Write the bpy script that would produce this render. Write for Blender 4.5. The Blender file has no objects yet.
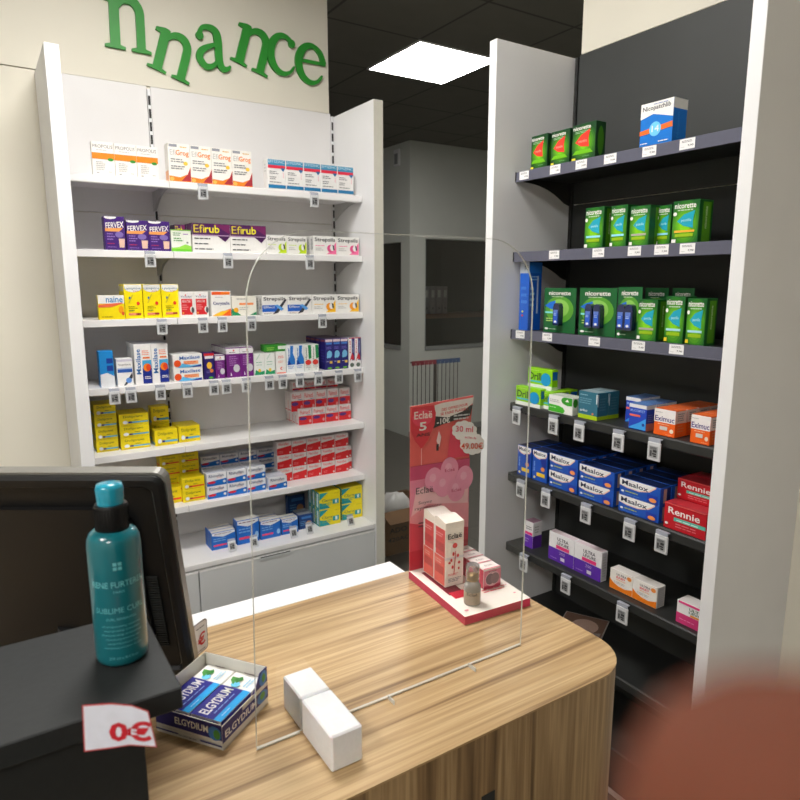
import bpy, bmesh, math, random
from mathutils import Vector, Matrix
random.seed(4)
C = bpy.context.scene.collection
PI = math.pi

# ------------------------------------------------------------------ camera numbers (from the photo's vanishing points)
FPX = 652.0; PITCH = math.atan(118 / FPX); YAW = math.radians(32.7); EYE = 1.6
FW = Vector((math.sin(YAW) * math.cos(PITCH), math.cos(YAW) * math.cos(PITCH), -math.sin(PITCH)))
RT = Vector((math.cos(YAW), -math.sin(YAW), 0))
UP = Vector((math.sin(YAW) * math.sin(PITCH), math.cos(YAW) * math.sin(PITCH), math.cos(PITCH)))
def ray(x, y): return FW + RT * ((x - 400) / FPX) + UP * ((400 - y) / FPX)
def onX(x, y, X): d = ray(x, y); t = X / d.x; return (X, d.y * t, EYE + d.z * t)
def onY(x, y, Y): d = ray(x, y); t = Y / d.y; return (d.x * t, Y, EYE + d.z * t)
def onZ(x, y, Z): d = ray(x, y); t = (Z - EYE) / d.z; return (d.x * t, d.y * t, Z)

# ------------------------------------------------------------------ materials
def lin(c):
    c = c / 255.0
    return c / 12.92 if c <= 0.04045 else ((c + 0.055) / 1.055) ** 2.4
def rgb(c): return (lin(c[0]), lin(c[1]), lin(c[2]), 1)
MATS = {}
def mat(name, col, rough=.5, metal=0.0, noise=.04, nscale=60, trans=0.0, alpha=1.0, emit=0.0, coat=0.0, ior=1.45, sub=0.0, bump=0.0):
    if name in MATS: return MATS[name]
    m = bpy.data.materials.new(name); m.use_nodes = True
    nt = m.node_tree; b = nt.nodes['Principled BSDF']
    b.inputs['Roughness'].default_value = rough; b.inputs['Metallic'].default_value = metal
    b.inputs['IOR'].default_value = ior
    b.inputs['Transmission Weight'].default_value = trans
    b.inputs['Alpha'].default_value = alpha
    b.inputs['Coat Weight'].default_value = coat
    if sub: b.inputs['Subsurface Weight'].default_value = sub; b.inputs['Subsurface Scale'].default_value = .01
    c = rgb(col)
    if noise > 0:
        tc = nt.nodes.new('ShaderNodeTexCoord'); n = nt.nodes.new('ShaderNodeTexNoise'); n.inputs['Scale'].default_value = nscale
        r = nt.nodes.new('ShaderNodeValToRGB')
        r.color_ramp.elements[0].position = .3; r.color_ramp.elements[1].position = .7
        r.color_ramp.elements[0].color = tuple(v * (1 - noise) for v in c[:3]) + (1,)
        r.color_ramp.elements[1].color = tuple(min(1, v * (1 + noise)) for v in c[:3]) + (1,)
        nt.links.new(tc.outputs['Object'], n.inputs['Vector']); nt.links.new(n.outputs['Fac'], r.inputs['Fac'])
        nt.links.new(r.outputs['Color'], b.inputs['Base Color'])
        if bump:
            bp = nt.nodes.new('ShaderNodeBump'); bp.inputs['Strength'].default_value = bump; bp.inputs['Distance'].default_value = .001
            nt.links.new(n.outputs['Fac'], bp.inputs['Height']); nt.links.new(bp.outputs['Normal'], b.inputs['Normal'])
    else:
        b.inputs['Base Color'].default_value = c
    if emit:
        b.inputs['Emission Color'].default_value = (1, .975, .94, 1); b.inputs['Emission Strength'].default_value = emit
    MATS[name] = m
    return m
def ink(col):
    return mat('print_%d_%d_%d' % tuple(col), col, rough=.38, noise=.03, nscale=90)

def wood(name, axis, dark, mid, light, sc=1.0):
    m = bpy.data.materials.new(name); m.use_nodes = True
    nt = m.node_tree; b = nt.nodes['Principled BSDF']; N = nt.nodes.new; L = nt.links.new
    tc = N('ShaderNodeTexCoord'); mp = N('ShaderNodeMapping')
    mp.inputs['Scale'].default_value = {'x': (.4, 15, 15), 'z': (13, 13, .35)}[axis]
    mp.inputs['Location'].default_value = (.3, .7, .2)
    L(tc.outputs['Object'], mp.inputs['Vector'])
    n1 = N('ShaderNodeTexNoise'); n1.inputs['Scale'].default_value = 1.6 * sc; n1.inputs['Detail'].default_value = 5; n1.inputs['Roughness'].default_value = .62; n1.inputs['Distortion'].default_value = .5
    L(mp.outputs['Vector'], n1.inputs['Vector'])
    mp2 = N('ShaderNodeMapping'); mp2.inputs['Scale'].default_value = {'x': (1.5, 60, 60), 'z': (60, 60, 1.2)}[axis]
    L(tc.outputs['Object'], mp2.inputs['Vector'])
    n2 = N('ShaderNodeTexNoise'); n2.inputs['Scale'].default_value = 2.2; n2.inputs['Detail'].default_value = 4
    L(mp2.outputs['Vector'], n2.inputs['Vector'])
    r = N('ShaderNodeValToRGB'); e = r.color_ramp.elements
    e[0].position = .36; e[0].color = rgb(dark); e[1].position = .64; e[1].color = rgb(light)
    x = e.new(.44); x.color = rgb(mid); x = e.new(.50); x.color = rgb(light); x = e.new(.56); x.color = rgb(mid)
    L(n1.outputs['Fac'], r.inputs['Fac'])
    mx = N('ShaderNodeMix'); mx.data_type = 'RGBA'; mx.blend_type = 'MULTIPLY'; mx.inputs['Factor'].default_value = .55
    r2 = N('ShaderNodeValToRGB'); r2.color_ramp.elements[0].position = .3; r2.color_ramp.elements[1].position = .6
    r2.color_ramp.elements[0].color = (.55, .48, .4, 1); r2.color_ramp.elements[1].color = (1, 1, 1, 1)
    L(n2.outputs['Fac'], r2.inputs['Fac']); L(r.outputs['Color'], mx.inputs['A']); L(r2.outputs['Color'], mx.inputs['B'])
    L(mx.outputs['Result'], b.inputs['Base Color']); b.inputs['Roughness'].default_value = .42
    bp = N('ShaderNodeBump'); bp.inputs['Strength'].default_value = .12; bp.inputs['Distance'].default_value = .001
    L(n2.outputs['Fac'], bp.inputs['Height']); L(bp.outputs['Normal'], b.inputs['Normal'])
    MATS[name] = m; return m

def tiles(name, col, gap, size, off, line=.006, rough=.6):
    """flat tiles with thin joints: the ceiling grid and the floor"""
    m = bpy.data.materials.new(name); m.use_nodes = True
    nt = m.node_tree; b = nt.nodes['Principled BSDF']; N = nt.nodes.new; L = nt.links.new
    tc = N('ShaderNodeTexCoord'); sp = N('ShaderNodeSeparateXYZ'); L(tc.outputs['Object'], sp.inputs[0])
    outs = []
    for i in (0, 1):
        a = N('ShaderNodeMath'); a.operation = 'SUBTRACT'; L(sp.outputs[i], a.inputs[0]); a.inputs[1].default_value = off[i] - line
        d = N('ShaderNodeMath'); d.operation = 'FLOORED_MODULO'; L(a.outputs[0], d.inputs[0]); d.inputs[1].default_value = size
        g = N('ShaderNodeMath'); g.operation = 'LESS_THAN'; L(d.outputs[0], g.inputs[0]); g.inputs[1].default_value = line * 2
        outs.append(g)
    mxn = N('ShaderNodeMath'); mxn.operation = 'MAXIMUM'; L(outs[0].outputs[0], mxn.inputs[0]); L(outs[1].outputs[0], mxn.inputs[1])
    n = N('ShaderNodeTexNoise'); n.inputs['Scale'].default_value = 8; n.inputs['Detail'].default_value = 6; L(tc.outputs['Object'], n.inputs['Vector'])
    r = N('ShaderNodeValToRGB'); c = rgb(col)
    r.color_ramp.elements[0].color = tuple(v * .9 for v in c[:3]) + (1,); r.color_ramp.elements[1].color = tuple(v * 1.1 for v in c[:3]) + (1,)
    L(n.outputs['Fac'], r.inputs['Fac'])
    mx = N('ShaderNodeMix'); mx.data_type = 'RGBA'; L(mxn.outputs[0], mx.inputs['Factor']); L(r.outputs['Color'], mx.inputs['A'])
    mx.inputs['B'].default_value = rgb(gap); L(mx.outputs['Result'], b.inputs['Base Color']); b.inputs['Roughness'].default_value = rough
    MATS[name] = m; return m

WHITE = mat('white_laminate', (234, 234, 235), rough=.45, noise=.015, nscale=6)
WHITE2 = mat('white_steel_shelf', (236, 234, 233), rough=.4, noise=.01, nscale=10)
PANELW = mat('white_back_panel', (228, 226, 225), rough=.5, noise=.015, nscale=5)
EDGE = mat('cream_edge_band', (214, 211, 198), rough=.5, noise=.02)
CREAM = mat('cream_wall_paint', (226, 221, 206), rough=.7, noise=.02, nscale=3)
GREYW = mat('grey_wall_paint', (214, 216, 208), rough=.8, noise=.03, nscale=3)
GREYB = mat('grey_drawer_front', (208, 210, 210), rough=.45, noise=.02, nscale=4)
SLOT = mat('dark_slot', (38, 36, 36), rough=.6)
DARK = mat('charcoal_panel', (56, 58, 57), rough=.55, noise=.05, nscale=8)
DARKS = mat('charcoal_shelf', (44, 45, 44), rough=.45, noise=.06, nscale=20)
RAIL = mat('slate_label_rail', (92, 93, 108), rough=.35, noise=.03)
BLACK = mat('black_plastic', (7, 7, 8), rough=.5, noise=.1, nscale=30)
BLACKM = mat('black_matt_coating', (34, 36, 36), rough=.6, noise=.08, nscale=120, bump=.2)
SILVER = mat('silver_bezel', (140, 138, 132), rough=.35, metal=.4)
TAGW = mat('pale_grey_tag_plastic', (208, 209, 211), rough=.4)
TAGS = mat('tag_display', (172, 174, 176), rough=.3)
TAGK = mat('tag_ink', (30, 30, 32), rough=.4)
PAPER = mat('white_paper', (240, 239, 238), rough=.7, noise=.01)
CLEAR = mat('clear_clip', (205, 210, 222), rough=.2, alpha=.5, noise=0)
GREEN = mat('green_sign_letter', (44, 142, 48), rough=.45, noise=.06, nscale=12)
BRACK = mat('grey_bracket', (190, 190, 190), rough=.45)
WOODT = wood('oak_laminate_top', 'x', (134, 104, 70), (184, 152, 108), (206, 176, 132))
WOODF = wood('oak_laminate_front_shaded', 'z', (104, 80, 52), (154, 124, 86), (186, 156, 114))  # same laminate as the top, colours darkened for the shade on the front
PALEW = wood('pale_wood', 'z', (170, 140, 120), (200, 172, 152), (222, 196, 178))
FLOORM = tiles('stone_floor_tiles', (92, 88, 82), (60, 57, 53), .6, (.1, .2), .003, .35)
CEILM = tiles('grey_ceiling_tiles', (120, 117, 107), (84, 81, 74), .6, (2.25, 3.3), .008, .8)

# ------------------------------------------------------------------ mesh building
class MB:
    def __init__(s): s.v = []; s.f = []; s.m = []; s.ms = []; s.sm = []
    def mi(s, m):
        if m not in s.ms: s.ms.append(m)
        return s.ms.index(m)
    def add(s, vs, fs, m, smooth=False):
        o = len(s.v); s.v += [tuple(v) for v in vs]; k = s.mi(m)
        for f in fs: s.f.append(tuple(i + o for i in f)); s.m.append(k); s.sm.append(smooth)
        return s
    def box(s, x0, y0, z0, x1, y1, z1, m, M=None, bev=0.0):
        if x1 < x0: x0, x1 = x1, x0
        if y1 < y0: y0, y1 = y1, y0
        if z1 < z0: z0, z1 = z1, z0
        if bev > 0:
            b = bev; vs = []; fs = []
            X = (x0, x1); Y = (y0, y1); Z = (z0, z1); idx = {}
            for i in (0, 1):
                for j in (0, 1):
                    for k in (0, 1):
                        sx = b if i == 0 else -b; sy = b if j == 0 else -b; sz = b if k == 0 else -b
                        for a in range(3):
                            p = [X[i] + (0 if a == 0 else sx), Y[j] + (0 if a == 1 else sy), Z[k] + (0 if a == 2 else sz)]
                            idx[(i, j, k, a)] = len(vs); vs.append(Vector(p))
            I = idx
            for i in (0, 1):
                fs.append([I[(i, 0, 0, 0)], I[(i, 1, 0, 0)], I[(i, 1, 1, 0)], I[(i, 0, 1, 0)]])
                fs.append([I[(0, i, 0, 1)], I[(1, i, 0, 1)], I[(1, i, 1, 1)], I[(0, i, 1, 1)]])
                fs.append([I[(0, 0, i, 2)], I[(1, 0, i, 2)], I[(1, 1, i, 2)], I[(0, 1, i, 2)]])
            for i in (0, 1):
                for j in (0, 1):
                    fs.append([I[(i, j, 0, 0)], I[(i, j, 1, 0)], I[(i, j, 1, 1)], I[(i, j, 0, 1)]])
                    fs.append([I[(i, 0, j, 0)], I[(i, 1, j, 0)], I[(i, 1, j, 2)], I[(i, 0, j, 2)]])
                    fs.append([I[(0, i, j, 1)], I[(1, i, j, 1)], I[(1, i, j, 2)], I[(0, i, j, 2)]])
                    for k in (0, 1): fs.append([I[(i, j, k, 0)], I[(i, j, k, 1)], I[(i, j, k, 2)]])
            ctr = Vector(((x0 + x1) / 2, (y0 + y1) / 2, (z0 + z1) / 2))
            for n, f in enumerate(fs):
                a, bb, c = vs[f[0]], vs[f[1]], vs[f[2]]
                nn = (bb - a).cross(c - a); cc = (a + bb + c) / 3
                if nn.dot(cc - ctr) < 0: fs[n] = f[::-1]
        else:
            vs = [Vector(p) for p in ((x0, y0, z0), (x1, y0, z0), (x1, y1, z0), (x0, y1, z0), (x0, y0, z1), (x1, y0, z1), (x1, y1, z1), (x0, y1, z1))]
            fs = [(0, 3, 2, 1), (4, 5, 6, 7), (0, 1, 5, 4), (1, 2, 6, 5), (2, 3, 7, 6), (3, 0, 4, 7)]
        if M is not None: vs = [M @ v for v in vs]
        return s.add(vs, fs, m)
    def prism(s, pts, h0, h1, m, to=lambda a, b, c: (a, b, c), smooth=False, M=None):
        """closed outline pts (ccw in a,b) pushed from h0 to h1"""
        n = len(pts)
        vs = [Vector(to(a, b, h0)) for a, b in pts] + [Vector(to(a, b, h1)) for a, b in pts]
        if M is not None: vs = [M @ v for v in vs]
        fs = [tuple(range(n - 1, -1, -1)), tuple(range(n, 2 * n))]
        o = len(s.v); s.v += [tuple(v) for v in vs]; k = s.mi(m)
        for f in fs: s.f.append(tuple(i + o for i in f)); s.m.append(k); s.sm.append(False)
        for i in range(n):
            j = (i + 1) % n; s.f.append((o + i, o + j, o + n + j, o + n + i)); s.m.append(k); s.sm.append(smooth)
        return s
    def lathe(s, prof, m, c=(0, 0, 0), n=32, cap=True):
        vs = []; fs = []
        for r, z in prof:
            for i in range(n):
                a = 2 * PI * i / n; vs.append((c[0] + r * math.cos(a), c[1] + r * math.sin(a), c[2] + z))
        for k in range(len(prof) - 1):
            for i in range(n):
                j = (i + 1) % n; fs.append((k * n + i, k * n + j, (k + 1) * n + j, (k + 1) * n + i))
        s.add(vs, fs, m, True)
        if cap:
            s.add([vs[i] for i in range(n)][::-1], [tuple(range(n))], m)
            s.add(vs[-n:], [tuple(range(n))], m)
        return s
    def tube(s, pts, r, m, n=8):
        pts = [Vector(p) for p in pts]; vs = []; fs = []
        for i, p in enumerate(pts):
            d = (pts[min(i + 1, len(pts) - 1)] - pts[max(i - 1, 0)]).normalized()
            a = d.orthogonal().normalized() if i == 0 else (pa - d * pa.dot(d)).normalized()
            pa = a; b = d.cross(a)
            for k in range(n):
                t = 2 * PI * k / n; vs.append(p + (a * math.cos(t) + b * math.sin(t)) * r)
        for i in range(len(pts) - 1):
            for k in range(n):
                j = (k + 1) % n; fs.append((i * n + k, i * n + j, (i + 1) * n + j, (i + 1) * n + k))
        s.add(vs, fs, m, True); s.add(vs[:n], [tuple(range(n))[::-1]], m); s.add(vs[-n:], [tuple(range(n))], m)
        return s
    def mesh(s, name):
        me = bpy.data.meshes.new(name); me.from_pydata(s.v, [], s.f)
        for m in s.ms: me.materials.append(m)
        me.polygons.foreach_set('material_index', s.m); me.polygons.foreach_set('use_smooth', s.sm)
        me.update(); return me
    def build(s, name, parent=None, loc=None):
        if loc is not None:
            s.v = [(a - loc[0], b - loc[1], c - loc[2]) for a, b, c in s.v]
        o = bpy.data.objects.new(name, s.mesh(name)); C.objects.link(o)
        if loc is not None: o.location = loc
        if parent is not None:
            o.parent = parent
            if loc is None: pass
        return o

def tag(o, label=None, cat=None, group=None, kind=None):
    if label: o['label'] = label
    if cat: o['category'] = cat
    if group: o['group'] = group
    if kind: o['kind'] = kind
    return o
def thing(name, loc, label, cat, group=None, rz=0.0):
    o = bpy.data.objects.new(name, None); C.objects.link(o); o.location = loc; o.rotation_euler = (0, 0, rz)
    o.empty_display_size = .05
    return tag(o, label, cat, group)
def struct(name, mb):
    return tag(mb.build(name), kind='structure')
def part(mb, name, parent, label=None):
    """mb is in world coordinates; parent is an unrotated Empty"""
    l = parent.location
    mb.v = [(a - l.x, b - l.y, c - l.z) for a, b, c in mb.v]
    o = mb.build(name, parent)
    if label: o['label'] = label
    return o
def copy_tree(o, parent=None):
    c = o.copy(); C.objects.link(c); c.parent = parent
    for ch in list(o.children): copy_tree(ch, c)
    return c

# ------------------------------------------------------------------ lettering
_T = {}
def glyphs(txt, off=0.0):
    k = (txt, off)
    if k in _T: return _T[k]
    cu = bpy.data.curves.new('t', 'FONT'); cu.body = txt; cu.size = 1; cu.resolution_u = 2; cu.offset = off
    ob = bpy.data.objects.new('t', cu); C.objects.link(ob)
    dg = bpy.context.evaluated_depsgraph_get(); me = bpy.data.meshes.new_from_object(ob.evaluated_get(dg))
    vs = [(v.co.x, v.co.y) for v in me.vertices]; fs = [tuple(p.vertices) for p in me.polygons]
    C.objects.unlink(ob); bpy.data.objects.remove(ob); bpy.data.curves.remove(cu); bpy.data.meshes.remove(me)
    x0 = min(v[0] for v in vs); x1 = max(v[0] for v in vs); y0 = min(v[1] for v in vs); y1 = max(v[1] for v in vs)
    _T[k] = ([((a - x0) / (x1 - x0), (b - y0) / (y1 - y0)) for a, b in vs], fs)
    return _T[k]

def deco(mb, items, w, h, P, step=.00022, lift=.0003):
    """print onto a face: P(a, b, e) maps face metres + lift to 3-D"""
    e = lift
    for it in items:
        k = it[0]; e += step
        if k == 'r':
            _, x0, z0, x1, z1, c = it
            mb.add([P(x0 * w, z0 * h, e), P(x1 * w, z0 * h, e), P(x1 * w, z1 * h, e), P(x0 * w, z1 * h, e)], [(0, 1, 2, 3)], ink(c))
        elif k == 'p':
            _, pts, c = it
            mb.add([P(a * w, b * h, e) for a, b in pts], [tuple(range(len(pts)))], ink(c))
        elif k == 'e':
            _, cx, cz, rx, rz, c = it
            n = 24; cl = lambda q, hi: q if hi > 2 else min(max(q, .012), .988); lim = 9 if abs(w - 1) < 1e-6 else 1
            mb.add([P(cl(cx + rx * math.cos(2 * PI * i / n), lim) * w, cl(cz + rz * math.sin(2 * PI * i / n), lim) * h, e) for i in range(n)], [tuple(range(n))], ink(c))
        elif k in 'tb':
            _, s, x0, z0, x1, z1, c = it
            vs, fs = glyphs(s, .018 if k == 'b' else 0.0)
            mb.add([P((x0 + a * (x1 - x0)) * w, (z0 + b * (z1 - z0)) * h, e) for a, b in vs], fs, ink(c))
        elif k == 'v':      # lettering that runs upwards
            _, s, x0, z0, x1, z1, c = it
            vs, fs = glyphs(s, .018)
            mb.add([P((x1 - b * (x1 - x0)) * w, (z0 + a * (z1 - z0)) * h, e) for a, b in vs], fs, ink(c))
        elif k == 's':      # slanted lettering: extra last value raises the end
            _, s, x0, z0, x1, z1, c, up = it
            vs, fs = glyphs(s, .018)
            mb.add([P((x0 + a * (x1 - x0)) * w, (z0 + b * (z1 - z0) + a * up) * h, e) for a, b in vs], fs, ink(c))
        elif k == 'l':      # lines of very small print
            _, x0, x1, z, n, dz, c = it
            rnd = random.Random(int(z * 1000) + n)
            for i in range(n):
                xa = x0; zz = z - i * dz; end = x0 + (x1 - x0) * rnd.uniform(.7, 1)
                while xa < end:
                    xb = min(end, xa + (x1 - x0) * rnd.uniform(.12, .3))
                    mb.add([P(xa * w, zz * h, e), P(xb * w, zz * h, e), P(xb * w, (zz + dz * .45) * h, e), P(xa * w, (zz + dz * .45) * h, e)], [(0, 1, 2, 3)], ink(c))
                    xa = xb + (x1 - x0) * .04

def carton_mesh(kind, w, h, d):
    K = KINDS[kind]; mb = MB()
    base = ink(K['base']); b = .0007
    mb.box(-w / 2, 0, 0, w / 2, d, h, base, bev=b)
    side = K.get('side'); top = K.get('top')
    if top: deco(mb, [('r', .02, .02, .98, .98, top)], w, d, lambda a, c, e: (a - w / 2, c, h + e))
    if side:
        for it in ((lambda a, c, e: (-w / 2 - e, d - a, c)), (lambda a, c, e: (w / 2 + e, a, c))):
            deco(mb, side, d, h, it)
    deco(mb, K['f'], w, h, lambda a, c, e: (a - w / 2, -e, c))
    return mb.mesh(kind)

W_ = (240, 238, 234); DG = (70, 70, 76); MG = (130, 130, 132); LG = (185, 184, 182)
def strep(c1, c2):
    return dict(base=(238, 236, 232), side=[('r', .05, .3, .95, .95, (225, 225, 222)), ('l', .2, .8, .8, 8, .07, DG)],
        f=[('b', 'Strepsils', .05, .66, .93, .92, (50, 50, 54)), ('l', .08, .5, .48, 1, .08, c1), ('l', .08, .42, .34, 2, .09, LG),
           ('p', [(.55, .06), (.97, .06), (.97, .72), (.86, .5), (.78, .3), (.66, .16)], c1), ('e', .72, .36, .15, .2, c2),
           ('e', .8, .4, .1, .17, (232, 232, 230)), ('p', [(.8, .56), (.88, .5), (.9, .3), (.84, .26), (.82, .42)], (60, 62, 66))])
def yellow_doli(band, side):
    return dict(base=(238, 214, 20), side=[('r', .05, .08, .95, .2, band)],
        f=[('t', 'Doliprane', .14, .6, .8, .86, (56, 70, 40)), ('l', .5, .7, .42, 1, .1, (70, 80, 50)), ('r', .3, .2, .98, .32, band),
           ('e', .2, .3, .09, .14, (230, 232, 236)), ('r', .3, .2, .42, .34, side), ('l', .1, .9, .08, 1, .06, (190, 170, 40))])
def glow(cx, cz, rx, rz, c0, c1, n=6):
    return [('e', cx, cz, rx * (1 - k / (n + 1.5)), rz * (1 - k / (n + 1.5)), tuple(int(c0[j] + (c1[j] - c0[j]) * (k + 1) / n) for j in range(3))) for k in range(n)]
def greengum(kind_col, dot):
    return dict(base=(18, 92, 34), side=[('r', .25, .05, .85, .95, (84, 150, 20)), ('v', 'nicorette', .42, .35, .58, .85, (200, 220, 170))],
        f=glow(.5, .45, .6, .56, (18, 92, 34), (132, 210, 16)) + [ ('b', 'nicorette', .08, .82, .88, .94, W_), ('l', .2, .8, .77, 1, .05, (200, 220, 200)),
           ('p', [(.2, .53), (.45, .68), (.86, .76), (.8, .52), (.82, .36), (.45, .42)], (24, 164, 190)), ('t', 'pastille', .36, .5, .74, .58, (190, 236, 240)),
           ('r', .12, .27, .88, .32, kind_col), ('r', .16, .17, .84, .24, (150, 190, 20)), ('r', .04, .04, .2, .12, dot), ('e', .12, .7, .07, .045, W_)])
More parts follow.
